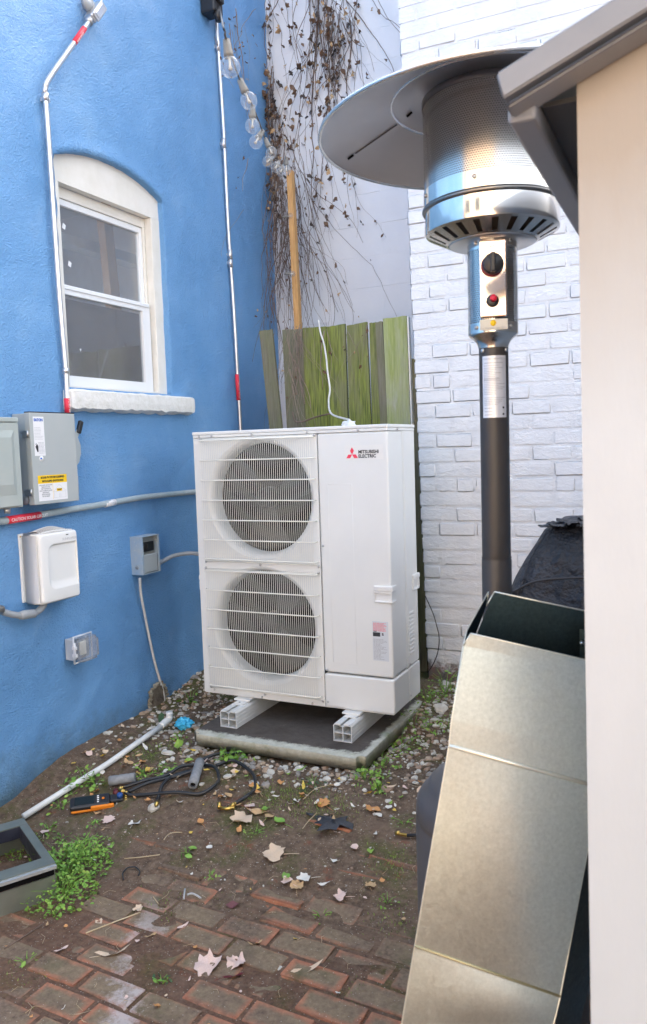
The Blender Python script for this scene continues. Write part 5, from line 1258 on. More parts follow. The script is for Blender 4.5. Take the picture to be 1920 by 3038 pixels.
def sheet(A1, A2, th, nrm, n=6, bow=.0):
    """sheet metal strip folded at every listed point; long faces are slightly sprung"""
    mb = MB(); m_ = len(A1); K = n+1
    for i in range(m_-1):
        L0 = (A1[i+1]-A1[i]).length; st = 10 if L0 > .12 else 1; vs = []
        for q in range(st+1):
            t = q/st; a, b_ = A1[i].lerp(A1[i+1], t), A2[i].lerp(A2[i+1], t); of = bow*math.sin(PI*t)*min(1, L0/.3)
            for k in range(n+1): vs.append(a.lerp(b_, k/n)+nrm*(of*math.sin(PI*(k/n*.9+.05))))
        fs = [(q*K+k, q*K+k+1, (q+1)*K+k+1, (q+1)*K+k) for q in range(st) for k in range(n)]
        mb.add(vs, fs, True); mb.add([v+nrm*th for v in vs], [f[::-1] for f in fs], True)
    return mb
fwd = Vector((.45, -.89, 0)).normalized()*-1      # away from the viewer side
part('front_sheet', sheet(L_, R__, .0012, fwd, 6, -.009), galvanized, dc)
bkL = [Vector((0.936,-1.946,0.981)), Vector((0.895,-1.964,0.876))]; bkR = [Vector((1.121,-1.861,0.931)), Vector((1.115,-1.863,0.82))]
off = Vector((.04, .125, 0))
bkL += [p+off for p in L_[3:]]; bkR += [p+off for p in R__[3:]]
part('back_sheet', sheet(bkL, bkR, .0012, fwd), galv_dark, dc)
lt = [Vector((0.929,-1.96,0.982)), Vector((0.927,-1.961,0.958))]
mb = MB(); tip, n0, s1_ = Vector((0.93,-1.965,0.984)), Vector((0.924,-1.959,0.957)), Vector((0.911,-2.04,0.931))
side = [tip, n0, bkL[0]+Vector((.0, 0, -.035)), bkL[1], bkL[2], L_[3], L_[2], L_[1], s1_]
mb.add([tip, s1_, L_[1], L_[3], bkL[2], bkL[1], n0], [(0, 1, 6), (1, 2, 5, 6), (2, 3, 4, 5)])
for i in range(2, len(bkL)-1):
    a = len(mb.v); mb.add([bkL[i], L_[i+1], L_[i+2], bkL[i+1]], [(0, 1, 2, 3)])
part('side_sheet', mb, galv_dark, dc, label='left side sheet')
mb = MB()
for i in range(len(bkR)-1): mb.add([bkR[i], R__[i+1], R__[i+2] if i+2 < len(R__) else R__[-1], bkR[i+1]], [(0, 1, 2, 3)])
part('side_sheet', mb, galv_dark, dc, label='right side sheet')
ed_ = MB()
ed_.tube(L_[1:], .0013, 6); ed_.tube(R__[1:], .0013, 6); ed_.tube([L_[0], R__[0]], .0014, 6); ed_.tube([L_[1], L_[0]], .0014, 6)
ed_.tube([bkL[0], bkR[0]], .0014, 6); ed_.tube([tip, s1_, L_[1]], .0012, 6); ed_.tube([n0, bkL[0]], .0011, 6); ed_.tube([tip, n0], .001, 6)
part('cut_edge', ed_, galv_edge, dc)
mb = MB().tube([L_[3], R__[3]], .0034, 8); part('fold_seam', mb, galv_edge, dc, label='raised bright fold seam')
mb = MB().tube([L_[5].lerp(L_[6], .5)+Vector((0, 0, .002)), R__[5].lerp(R__[6], .5)], .0022, 8); part('fold_seam', mb, M('seam_ochre', (.40, .35, .20), .35, metal=.6), dc, label='lower fold seam')  # yellow light in the lower groove put into the seam's ochre colour
a = Vector((1.076,-1.901,0.916)); mb = MB().box(a.x, a.x+.05, a.y-.012, a.y-.010, a.z-.10, a.z+.0); tb = part('tab', mb, galv_dark, dc)
q = Vector((1.082,-1.928,0.896)); part('rivet', MB().tube([q, q+Vector((.0, -.006, 0))], [.004, .002], 10), screw_steel, tb)

# ================================================================ galvanised frame at the left
fz = -.170; P2 = Vector((-.760, -1.357, fz)); wv = Vector((-.871, .492, 0)); dv = Vector((-.492, -.871, 0)); up3 = Vector((0, 0, 1))
fb = thing('roof_curb', 'low open galvanised metal frame lying on the ground at the left edge', 'metal frame', P2+wv*.2+dv*.35-up3*.145)
def fpt(a, b_, z=0): return P2+wv*a+dv*b_+up3*z
Wf, Lf, fw = .425, .95, .060
def fbox(mb, a0, a1, b0, b1, z0, z1):
    mb.add([fpt(a, b_, z) for a in (a0, a1) for b_ in (b0, b1) for z in (z0, z1)], [(0,1,3,2), (4,6,7,5), (0,4,5,1), (2,3,7,6), (0,2,6,4), (1,5,7,3)]); return mb
mb = MB(); fbox(mb, 0, fw, 0, Lf, -.004, 0); fbox(mb, Wf-fw, Wf, 0, Lf, -.004, 0); fbox(mb, fw+.0005, Wf-fw-.0005, 0, .030, -.004, -.0005); fbox(mb, fw+.0005, Wf-fw-.0005, Lf-.03, Lf, -.004, -.0005)
part('flange', mb, galv_green, fb)
mb = MB(); fbox(mb, .002, .005, .002, Lf-.002, -.145, -.046); fbox(mb, Wf-.005, Wf-.002, .002, Lf-.002, -.145, -.005); fbox(mb, .006, Wf-.006, .002, .005, -.145, -.005); part('outer_wall', mb, galv_green, fb)
mb = MB(); fbox(mb, -.014, .001, 0, Lf, -.016, -.0045); part('drip_lip', mb, M('bright_lip', (.62, .66, .68), .25, metal=.6), fb)
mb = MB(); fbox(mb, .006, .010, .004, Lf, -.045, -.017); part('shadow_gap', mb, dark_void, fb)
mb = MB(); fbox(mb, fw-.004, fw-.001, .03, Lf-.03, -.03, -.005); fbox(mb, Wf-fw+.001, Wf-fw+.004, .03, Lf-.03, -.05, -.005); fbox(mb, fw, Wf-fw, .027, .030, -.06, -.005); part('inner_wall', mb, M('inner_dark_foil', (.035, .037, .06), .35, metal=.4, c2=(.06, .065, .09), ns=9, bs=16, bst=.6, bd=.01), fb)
# ================================================================ PVC pipe along the wall
pp = thing('pvc_pipe', 'white plastic pipe lying along the foot of the blue wall', 'pipe', (-1.169,-0.659,-0.2))
pts = [(-1.268,-1.023,-0.269), (-1.226,-0.832,-0.233), (-1.174,-0.606,-0.19), (-1.175,-0.336,-0.17), (-1.183,-0.197,-0.17)]; pts = [Vector(p)+Vector((0, 0, .022)) for p in pts]; pts[-1].z += .015; pts[-2].z += .006
part('tube', MB().tube(pts, .0135, 16), pvc_white, pp)
e_ = Vector((-1.189,-0.119,-0.17))+Vector((0, 0, .05)); part('elbow', MB().tube(cr([pts[-1], pts[-1].lerp(e_, .5)+Vector((0, 0, .002)), e_, e_+Vector((.004, .0, .035))], 5), .0168, 16), pvc_white, pp)

# ================================================================ ground clutter
def outline(kind, r2):
    if kind == 'maple':
        base = [(0, -.46), (.14, -.36), (.34, -.42), (.38, -.26), (.36, -.16), (.52, -.14), (.56, -.02), (.44, .06), (.42, .18), (.48, .32), (.34, .34), (.22, .28), (.18, .42), (.06, .58), (-.04, .56), (-.12, .40), (-.20, .30), (-.30, .40), (-.46, .34), (-.40, .18), (-.42, .04), (-.58, -.04), (-.50, -.14), (-.36, -.18), (-.40, -.36), (-.20, -.36)]
    elif kind == 'oval': base = [(.26*math.sin(PI*t)*1.2, -.6+1.2*t) for t in (0, .15, .3, .5, .7, .85, 1)]+[(-.26*math.sin(PI*t)*1.2, -.6+1.2*t) for t in (.85, .7, .5, .3, .15)]
    elif kind == 'long': base = [(.16*math.sin(PI*t), -.7+1.4*t) for t in (0, .15, .3, .5, .7, .85, 1)]+[(-.20*math.sin(PI*t), -.7+1.4*t) for t in (.85, .7, .5, .3, .15)]
    else: base = [(.45*math.cos(a)*r2.uniform(.6, 1.1), .45*math.sin(a)*r2.uniform(.6, 1.1)) for a in [i*2*PI/9 for i in range(9)]]
    if kind == 'maple': base = [(x*(.40+(math.hypot(x, y)-.40)*.62)/math.hypot(x, y)*1.12, y*(.40+(math.hypot(x, y)-.40)*.62)/math.hypot(x, y)*1.12) for x, y in base]
    return [(x*r2.uniform(.84, 1.16), y*r2.uniform(.86, 1.14)) for x, y in base]
def leaf_mesh(kind, mt, seed, curl=.16, stalk=True):
    r2 = random.Random(seed); o = outline(kind, r2); n = len(o); vs = []
    ph = r2.random()*6; cz2 = lambda x, y: curl*((x*x+y*y)*1.2+.35*math.sin(x*6+ph)*math.cos(y*5+ph))
    pts = [(0, 0)]+[(x*.5, y*.5) for x, y in o]+o
    vs = [(x, y, cz2(x, y)) for x, y in pts]
    fs = [(0, 1+i, 1+(i+1) % n) for i in range(n)]+[(1+i, 1+n+i, 1+n+(i+1) % n, 1+(i+1) % n) for i in range(n)]
    mb = MB().add(vs, fs, True)
    if stalk: mb.tube([(0, -.45, .02), (.04, -.8, .05), (.10, -1.15, .03)], [.022, .018, .014], 5)
    return mb.mesh('fallen_leaf', mt, fixn=False)
lc = {}
def fallen(p, size, kind, mt, label, rot=None, curl=.30, stalk=True, group=None, tilt=.22, lift=.004, seed=None, name='fallen_leaf', cat='leaf'):
    seed = seed if seed is not None else rnd.randrange(4); key = (kind, mt.name, seed, curl, stalk)
    if key not in lc: lc[key] = leaf_mesh(kind, mt, hash((kind, seed)) % 1000 if False else seed*17+len(kind), curl, stalk)
    o = bpy.data.objects.new(name, lc[key]); col.objects.link(o); z = max(gzn(p[0], p[1]), gz(p[0], p[1])+(.0085 if p[1] < -.9 else 0))
    o.location = (p[0], p[1], z+lift); o.scale = (size, size, size)
    o.rotation_euler = (rnd.uniform(-tilt, tilt), rnd.uniform(-tilt, tilt), rot if rot is not None else rnd.uniform(0, 6.28))
    o['label'] = label; o['category'] = cat
    if group: o['group'] = group
    return o
fallen((-0.369,-0.751,-0.223), .088, 'maple', lf_beige, 'large beige maple leaf on the dirt in front of the concrete slab', 2.2, seed=1, stalk=False)
fallen((-0.382,-0.67,-0.206), .055, 'blob', lf_pink, 'pinkish curled leaf right beside the brass hose end', .5)
fallen((-0.338,-0.693,-0.211), .075, 'long', lf_tan, 'long tan leaf strip between two pale leaves near the brass fitting', 1.8, stalk=False)
fallen((-0.215,-0.722,-0.217), .062, 'oval', lf_green, 'bright green oval leaf on the dirt beside the tan leaves', 1.2)
fallen((-0.315,-0.672,-0.206), .050, 'oval', lf_green, 'small green leaf under the orange tan leaf by the hose', .3)
fallen((-0.273,-0.709,-0.214), .052, 'blob', lf_tan, 'orange tan leaf next to the bright green oval leaf', 0)
fallen((-0.147,-0.893,-0.255), .082, 'maple', lf_beige, 'pale maple leaf with a long stalk pointing left, mid dirt', 1.75, seed=2)
fallen((0.004,-0.692,-0.211), .036, 'long', lf_tan, 'small tan leaf lying on top of the black torn glove', .4, lift=.035, stalk=False)
fallen((-0.093,-0.58,-0.19), .052, 'maple', lf_orange, 'orange brown leaf on moss just above the black torn glove', 1.0)
fallen((-0.109,-0.445,-0.176), .050, 'blob', lf_tan, 'tan leaf among white stones under the slab front edge', .2)
fallen((0.111,-0.556,-0.187), .056, 'maple', lf_orange, 'rusty orange leaf on dirt right of the black glove', 2.6)
fallen((0.146,-0.583,-0.19), .036, 'blob', lf_pale, 'white leaf scrap touching the rusty orange leaf', .2, stalk=False)
fallen((-0.509,-0.631,-0.199), .045, 'blob', lf_tan, 'small tan leaf inside the right loop of the black hose', .2)
fallen((-0.53,-0.808,-0.236), .040, 'oval', lf_orange, 'small orange leaf below the brass hose tee', .9)
fallen((-0.407,-0.935,-0.265), .036, 'blob', lf_pale, 'small whitish leaf left of the stalked maple leaf', .9, stalk=False)
fallen((0.086,-0.864,-0.249), .040, 'long', lf_pale, 'thin white leaf scrap below the black glove', 1.2, stalk=False)
fallen((-0.69,-0.524,-0.182), .034, 'blob', lf_yellow, 'bright yellow leaf inside the hose coil', 1.2, stalk=False, lift=.02)
fallen((-1.04,-0.525,-0.182), .040, 'maple', lf_orange, 'crumpled orange leaf by the white pipe', .2, curl=.4)
fallen((-0.95,-0.636,-0.199), .040, 'blob', lf_beige, 'beige curled leaf right of the grey foam tube', .2, curl=.4, stalk=False)
fallen((-0.036,-1.004,-0.278), .052, 'blob', lf_pink, 'pink leaf at the left of the leaf cluster on the paving', 1.1)
fallen((0.02,-0.978,-0.274), .050, 'maple', lf_pale, 'pale leaf at the right of the leaf cluster on the paving', 1.9, curl=.3)
fallen((0.01,-1.016,-0.281), .046, 'maple', lf_tan, 'orange tan leaf in the middle of the leaf cluster', .4)
fallen((-0.049,-0.985,-0.275), .045, 'oval', lf_green, 'green leaf behind the pink leaf of the cluster', .8, stalk=False)
fallen((0.098,-0.98,-0.274), .040, 'long', lf_pale, 'pale narrow leaf right of the leaf cluster', 1.9, stalk=False)
fallen((0.176,-1.018,-0.281), .046, 'maple', lf_pink, 'folded pink leaf with a long stalk on the brick paving', 1.6, curl=.5)
fallen((0.254,-0.942,-0.266), .036, 'maple', lf_tan, 'small orange tan leaf left of the duct', .4)
fallen((-0.156,-1.173,-0.302), .044, 'oval', lf_red, 'dark red oval leaf on the brick paving', 1.9, stalk=False)
fallen((0.224,-1.368,-0.305), .070, 'long', lf_beige, 'long curled tan leaf on the bricks near the bottom', -.9, curl=.3, stalk=False)
fallen((-0.062,-1.466,-0.305), .082, 'maple', lf_pink, 'large pinkish white leaf with a red mark on the bottom bricks', -.6, seed=3)
fallen((0.015,-1.424,-0.305), .055, 'maple', lf_pink, 'curled pale pink leaf right of the large pinkish leaf', .8, curl=.55, stalk=False)
fallen((0.038,-1.476,-0.305), .050, 'long', M('leaf_crimson', (.12, .008, .015), .5), 'dark crimson leaf blade on the bottom bricks', -.8, curl=.2)
fallen((0.021,-1.322,-0.305), .040, 'long', lf_tan, 'small curled tan leaf on the bricks above the crimson blade', -.6, curl=.5, stalk=False)
fallen((-0.365,-1.535,-0.305), .076, 'long', lf_beige, 'long beige leaf with ragged edge on the left bricks', -1.0, seed=2)
fallen((-0.517,-1.42,-0.305), .034, 'blob', lf_beige, 'small beige leaf near the long straw stalk', .4, stalk=False)
fallen((-0.528,-1.579,-0.305), .034, 'long', lf_pink, 'small pale pink leaf at the lower left paving', -.4, stalk=False)
fallen((-0.311,-1.414,-0.305), .036, 'long', lf_tan, 'little tan leaf beside the white lime streak', -.2, stalk=False)
fallen((-0.244,-1.332,-0.305), .034, 'long', lf_pink, 'little pink leaf right of the lime streak', -.5, stalk=False)
fallen((-0.913,-0.911,-0.259), .052, 'maple', lf_pink, 'jagged pinkish white leaf below the gauge', 1.3, curl=.1, stalk=False)
fallen((-0.796,-0.89,-0.255), .048, 'maple', lf_pale, 'pale greenish leaf below the hose', .3)
fallen((-0.995,-0.882,-0.253), .046, 'long', lf_tan, 'brownish leaf touching the orange gauge', 1.3)
fallen((-1.122,-1.052,-0.285), .046, 'blob', lf_pink, 'pale pink leaf beside the metal frame corner', .6)
fallen((-1.249,-0.104,-0.164), .062, 'oval', lf_dark, 'dark green leaf standing by the white pipe elbow', .4, lift=.035, tilt=.5, stalk=False)
fallen((-0.965,-0.345,-0.175), .070, 'oval', lf_lime, 'lime green leaf in front of the slab corner', .6, lift=.03, tilt=.4)
fallen((-0.296,0.145,-0.166), .030, 'blob', lf_beige, 'small beige leaf on the slab near the right riser', .2, lift=.06, stalk=False)
SM = [lf_beige, lf_pale, lf_tan, lf_orange, lf_pink, lf_yellow]
# scattered small scraps: alike, counted as one group
k = 0
while k < 110:
    x, y = rnd.uniform(-1.25, .95), rnd.uniform(-2.0, .1)
    if -.95 < x < -.02 and y > -.33: continue
    fallen((x, y), rnd.uniform(.010, .026), rnd.choice(['blob', 'long', 'blob']), rnd.choice(SM), 'tiny pale dry leaf scrap scattered on the soil and brick paving', stalk=False, group='tiny leaf scraps on the ground', lift=.006, tilt=.3, name='leaf_scrap'); k += 1
k = 0
while k < 120:
    x, y = rnd.uniform(-1.40, .25), rnd.gauss(-.50, .14)
    if (-.95 < x < -.02 and y > -.33) or y < -.9: continue
    fallen((x, y), rnd.uniform(.020, .046), rnd.choice(['blob', 'long', 'oval', 'blob']), rnd.choice(SM+[lf_pale, lf_beige, lf_lime, lf_brown]), 'pale scrap in the thick leaf litter between the hoses and the slab', stalk=False, group='scraps in the leaf litter by the hoses', lift=.010, tilt=.45, name='leaf_scrap'); k += 1
# straws and sticks
def stick(pts, r, label, mt=twig_m, cat='stick', lift=.012):
    P = [Vector(p)+Vector((0, 0, lift)) for p in pts]; return single('stick', MB().tube(cr(P, 4), r, 6), mt, label, cat)
stick([(-0.516,-1.484,-0.305), (-0.473,-1.406,-0.305), (-0.424,-1.323,-0.305)], .0024, 'long pale straw stalk with a leaf at its end on the left bricks')
fallen((-0.442,-1.311,-0.305), .036, 'maple', lf_beige, 'pale leaf at the end of the long straw stalk', 2.0, stalk=False)
stick([(-0.684,-1.501,-0.305), (-0.691,-1.578,-0.305), (-0.7,-1.648,-0.305)], .0018, 'thin dark twig at the lower left paving', vine_m)
stick([(-1.041,-1.101,-0.294), (-0.973,-1.074,-0.291), (-0.91,-1.047,-0.286)], .0016, 'thin straw from the metal frame to the weeds')
stick([(-0.69,-1.083,-0.292), (-0.632,-1.056,-0.288), (-0.57,-1.024,-0.282)], .0018, 'straight thin straw lying left of the small weeds')
stick([(-0.608,-0.947,-0.267), (-0.609,-0.916,-0.261), (-0.59,-0.899,-0.257), (-0.56,-0.893,-0.255)], .0018, 'curved pinkish straw on the dirt')
stick([(-0.183,-0.582,-0.19), (-0.17,-0.5,-0.18), (-0.13,-0.452,-0.176)], .0016, 'bent straw on the moss in front of the slab')
stick([(-0.091,-0.647,-0.202), (-0.101,-0.701,-0.213), (-0.103,-0.747,-0.222)], .0016, 'thin straw leading to the black glove', twig_m)
stick([(-0.443,-1.231,-0.305), (-0.402,-1.257,-0.305)], .0016, 'short straw piece near the lime streak')
single('cord_ring', MB().tube(cr([Vector(p)+Vector((0, 0, .012)) for p in ((-0.608,-1.187,-0.303), (-0.638,-1.156,-0.301), (-0.641,-1.124,-0.297), (-0.616,-1.111,-0.296), (-0.584,-1.127,-0.298), (-0.574,-1.146,-0.3))], 6), .0028, 6), black_rubber, 'black open ring of cord on the dirt below the gauge', 'cord')
single('plastic_strip', MB().tube(cr([Vector(p)+Vector((0, 0, .016)) for p in ((-0.333,-1.184,-0.303), (-0.321,-1.173,-0.302), (-0.298,-1.176,-0.302), (-0.276,-1.183,-0.303))], 5), .0035, 5), M('grey_strip', (.45, .46, .46), .5), 'short curved grey plastic strip on the dirt', 'plastic strip')
single('plastic_strip', MB().tube([Vector(p)+Vector((0, 0, .016)) for p in ((-0.36,-1.159,-0.301), (-0.33,-1.208,-0.304))], .003, 5), bpy.data.materials['grey_strip'], 'short straight grey plastic strip left of the curved one', 'plastic strip')
# black torn glove on the dirt
g0 = Vector((-0.009,-0.682,-0.208)); mb = MB(); n = 15; vs = [g0+Vector((0, 0, .022))]
rad = [.075, .05, .085, .045, .07, .05, .085, .05, .065, .04, .095, .05, .06, .045, .08]
for q, k_r in ((.5, .6), (1, 1)):
    for i in range(n):
        a = 2*PI*i/n+.3; r = rad[i]*k_r*(1 if q == 1 else 1.1); vs.append(g0+Vector((r*math.cos(a)*1.15, r*math.sin(a)*.95, .012+.014*noise.noise(Vector((a*2, r*20, 3)))+(.004 if q < 1 else -.002))))
mb.add(vs, [(0, 1+i, 1+(i+1) % n) for i in range(n)]+[(1+i, 1+n+i, 1+n+(i+1) % n, 1+(i+1) % n) for i in range(n)], True)
mb.tube([vs[1+n+6], vs[1+n+6]+Vector((-.03, -.0, .004))], [.008, .004], 6)
single('glove', mb, glove_black, 'torn black glove spread on the dirt in front of the slab', 'glove')
# blue crumpled film
mb = MB(); b = bmesh.new(); bmesh.ops.create_icosphere(b, subdivisions=4, radius=1)
bc = Vector((-1.107,-0.108,-0.173))+Vector((0, 0, .032))
for v in b.verts:
    n1 = 1+.55*noise.noise(v.co*2.3)+.35*abs(noise.noise(v.co*6)); v.co = Vector((v.co.x*.040*n1, v.co.y*.03*n1, v.co.z*.027*n1))+bc
mb.bm(b, True); single('blue_glove', mb, blue_film, 'crumpled bright blue glove wedged at the left corner of the slab', 'glove')
# digital gauge
gl_ = Vector((-1.041,-0.84,-0.243)); ge = (Vector((-0.988,-0.772,-0.228))-Vector((-1.112,-0.878,-0.25))); ge.z = 0; gr_ = math.atan2(ge.y, ge.x)
gg = thing('pressure_gauge', 'black and orange digital pressure gauge lying by the white pipe', 'gauge', gl_)
Mg = Matrix.Translation(gl_+Vector((0, 0, .022))) @ Matrix.Rotation(gr_, 4, 'Z') @ Matrix.Rotation(math.radians(16), 4, 'X')
part('body', MB().box(-.105, .06, -.036, .036, -.014, .010, .010, 3, M_=Mg), black_plastic, gg)
mb = MB().box(-.100, .058, -.040, .040, -.018, -.008, .004, 2, M_=Mg); mb.box(-.02, .075, -.043, -.030, -.014, .006, .004, 2, M_=Mg); part('bumper', mb, orange, gg)
part('screen', MB().box(-.085, -.005, -.024, .026, .0101, .0112, .001, 1, M_=Mg), M('dark_screen', (.012, .018, .018), .12), gg)
mb = MB()
for y in (-.02, -.008, .004, .016): mb.box(.006, .014, y, y+.005, .0101, .0118, M_=Mg)
part('button', mb, ink_white, gg, 'stuff')
part('button', MB().box(.026, .036, -.006, .006, .0101, .013, .002, 2, M_=Mg), orange, gg, label='orange button')
part('manifold', MB().box(.058, .115, -.022, .022, -.016, .008, .006, 2, M_=Mg), black_plastic, gg)
tq = lambda p: Mg @ Vector(p)
part('valve_knob', MB().tube([tq((.085, .022, 0)), tq((.085, .045, .004))], .014, 12), M('knob_red', (.10, .01, .015), .4), gg)
part('valve_knob', MB().tube([tq((.100, -.004, .008)), tq((.100, -.004, .024))], .012, 12), M('knob_blue', (.02, .08, .28), .4), gg)
mb = MB()
for y in (-.016, 0, .016): mb.tube([tq((.115, y, -.004)), tq((.128, y, -.006)), tq((.136, y, -.006))], [.006, .008, .005], 10)
part('port', mb, brass, gg)
# hoses
def hose(pts, label, ends, r=.0076, lift=.012):
    P = [Vector(p)+Vector((0, 0, lift+(.010 if i % 2 else 0))) for i, p in enumerate(pts)]
    t = thing('hose', label, 'hose', P[0]); part('tube', MB().tube(cr(P, 7), r, 10), black_rubber, t)
    for i in ends:
        a, b_ = (P[0], P[1]) if i == 0 else (P[-1], P[-2]); d = (a-b_).normalized()
        mb = MB().tube([a-d*.012, a, a+d*.006, a+d*.006, a+d*.018, a+d*.020, a+d*.032], [.0075, .0075, .0075, .010, .010, .0065, .0065], 8); part('fitting', mb, brass, t)
    return t
hose([(-0.993,-0.719,-0.216), (-0.92,-0.664,-0.205), (-0.861,-0.596,-0.193), (-0.823,-0.522,-0.182), (-0.752,-0.467,-0.177), (-0.668,-0.486,-0.179), (-0.608,-0.551,-0.186), (-0.591,-0.624,-0.197), (-0.633,-0.669,-0.206), (-0.732,-0.7,-0.212), (-0.906,-0.75,-0.223), (-0.954,-0.754,-0.224)], 'black hose looping in a flat coil from the gauge and back', (0, 11))
hose([(-0.951,-0.739,-0.22), (-0.892,-0.676,-0.207), (-0.813,-0.588,-0.191), (-0.75,-0.536,-0.184), (-0.819,-0.579,-0.19), (-0.82,-0.662,-0.204), (-0.792,-0.737,-0.22), (-0.768,-0.777,-0.229)], 'black hose doubling back to a brass end below the coil', (7,))
hose([(-0.689,-0.453,-0.176), (-0.636,-0.397,-0.175), (-0.55,-0.422,-0.175), (-0.456,-0.505,-0.18), (-0.417,-0.575,-0.189), (-0.413,-0.638,-0.2), (-0.443,-0.682,-0.208)], 'black hose curving right of the coil to the brass tee', (6,))
hose([(-0.784,-0.42,-0.175), (-0.747,-0.365,-0.175), (-0.695,-0.303,-0.175), (-0.625,-0.267,-0.175), (-0.524,-0.255,-0.175)], 'black hose running behind the weeds under the slab edge', ())
tt_ = Vector((-0.48,-0.727,-0.218))+Vector((0, 0, .014)); mb = MB().tube([tt_+Vector((.05, .015, .004)), tt_+Vector((.02, .004, 0)), tt_+Vector((-.01, 0, 0))], [.007, .008, .007], 8); mb.tube([tt_+Vector((-.012, .0, -.004)), tt_+Vector((-.022, .012, .016))], .009, 8)
single('brass_tee', mb, brass, 'brass tee fitting at the end of the right hose', 'fitting')
hz_ = thing('hose', 'short black hose with a brass end poking out beside the heater base', 'hose', (0.303,-0.673,-0.207))
a, b_ = Vector((0.294,-0.676,-0.207))+Vector((0, 0, .012)), Vector((0.402,-0.641,-0.2))+Vector((0, 0, .012))
part('tube', MB().tube([a, b_], .0062, 10), black_rubber, hz_); part('fitting', MB().tube([a+Vector((-.045, 0, 0)), a+Vector((-.03, 0, .004)), a+Vector((-.028, 0, 0)), a], [.008, .009, .006, .007], 8), brass, hz_)
# grey foam pipe insulation
def foam(pa, pb, label, z=.024):
    a, b_ = Vector(pa)+Vector((0, 0, z)), Vector(pb)+Vector((0, 0, z)); d = (b_-a).normalized(); r = .021
    t = thing('foam_tube', label, 'foam tube', a)
    Mz = Matrix.Translation(a) @ d.to_track_quat('Z', 'Y').to_matrix().to_4x4(); L = (b_-a).length
    q_ = MB().lathe([(r*.55, 0), (r, .001), (r*1.02, L*.3), (r*.95, L*.36), (r, L*.4), (r*1.02, L*.7), (r*.96, L*.76), (r, L*.8), (r, L-.001), (r*.55, L), (r*.55, L*.02)], (0, 0, 0), 24)
    mb = MB().add([Mz @ Vector(v) for v in q_.v], q_.f, True); part('sleeve', mb, foam_grey, t)
    q_ = MB().lathe([(.0, .012), (r*.53, .012)], (0, 0, 0), 16); mb = MB().add([Mz @ Vector(v) for v in q_.v], q_.f, True); part('bore', mb, dark_void, t)
foam((-1.075,-0.713,-0.214), (-0.975,-0.658,-0.204), 'grey foam pipe sleeve lying behind the gauge')
foam((-0.674,-0.652,-0.203), (-0.753,-0.481,-0.178), 'grey foam pipe sleeve lying across the hose coil', .034)
# stones
def rock(seed, mt):
    r2 = random.Random(seed); b = bmesh.new(); bmesh.ops.create_icosphere(b, subdivisions=2, radius=1)
    of = Vector((seed*3.3, 0, 0)); sx, sy, sz = r2.uniform(.8, 1.3), r2.uniform(.6, 1), r2.uniform(.35, .7)
    for v in b.verts:
        k = 1+.35*noise.noise(v.co*1.3+of); v.co = Vector((v.co.x*sx*k, v.co.y*sy*k, v.co.z*sz*k))
    return MB().bm(b, False).mesh('stone', mt, fixn=False)
rk = [rock(i, mt) for i, mt in enumerate([stone_white]*5+[stone_grey]*3+[stone_red]*3)]
def gravel_zone(n, zone, smin, smax, name, lab=None, white=.5):
    mb = MB(); tmpl = [([v.co.copy() for v in m_.vertices], [list(p.vertices) for p in m_.polygons]) for m_ in rk[:3]]
    small = []
    for i in range(4):
        b = bmesh.new(); bmesh.ops.create_icosphere(b, subdivisions=1, radius=1)
        small.append(([v.co*(1+.35*noise.noise(v.co*1.7+Vector((i*5, 0, 0)))) for v in b.verts], [[v.index for v in f.verts] for f in b.faces])); b.free()
    c = 0
    while c < n:
        x, y = zone()
        if x is None: continue
        vs, fs = small[rnd.randrange(4)]; s_ = rnd.uniform(smin, smax)*(rnd.random()**.8+.3); R = Matrix.Rotation(rnd.uniform(0, 6.28), 3, 'Z') @ Matrix.Rotation(rnd.uniform(-.6, .6), 3, 'X')
        z = gzn(x, y)+s_*.15; sc = (s_*rnd.uniform(.8, 1.4), s_*rnd.uniform(.6, 1.1), s_*rnd.uniform(.35, .8)); r0 = rnd.random()
        mb.add([R @ Vector((v.x*sc[0], v.y*sc[1], v.z*sc[2]))+Vector((x, y, z)) for v in vs], fs, False, 0 if r0 < white else (1 if r0 < white+.28 else 2)); c += 1
    o = single(name, mb, [stone_white, stone_grey, stone_red]); o['kind'] = 'stuff'; return o
def zone_a():        # around the slab
    x, y = rnd.uniform(-1.44, .5), rnd.uniform(-.62, .82)
    if -.93 < x < -.045 and y > -.27: return None, None
    if y < -.33 and rnd.random() > math.exp((y+.33)*9)*(1.0 if x > -1.1 else .45): return None, None
    if x > .0 and y < -.1 and rnd.random() > .55: return None, None
    if x < -1.0 and y < -.1 and rnd.random() > .4: return None, None
    return x, y
gravel_zone(2300, zone_a, .005, .017, 'gravel', white=.40)
gravel_zone(1500, lambda: (rnd.uniform(-1.35, 1.0), rnd.uniform(-2.1, -.4)), .0014, .0052, 'grit', white=.45)
def stone(p, s_, k, label, group=None):
    o = bpy.data.objects.new('stone', rk[k]); col.objects.link(o); o.location = (p[0], p[1], gzn(p[0], p[1])+s_*.2); o.scale = (s_, s_, s_); o.rotation_euler = (rnd.uniform(-.3, .3), rnd.uniform(-.3, .3), rnd.uniform(0, 6.28))
    o['label'] = label; o['category'] = 'stone'
    if group: o['group'] = group
stone((0.138,-1.547,-0.305), .011, 1, 'small white stone on the bottom bricks left of centre')
stone((0.14,-1.388,-0.305), .012, 0, 'small white stone on the bricks beside the long tan leaf')
stone((0.077,0.469,-0.112), .036, 0, 'large rough whitish stone right of the slab by the white brick wall')
stone((0.081,0.351,-0.134), .024, 2, 'white stone just below the large rough stone')
stone((-0.164,-0.398,-0.175), .022, 3, 'white stone under the front right of the slab, left of its neighbour')
stone((-0.102,-0.374,-0.175), .020, 1, 'white stone under the front right of the slab, right of its neighbour')
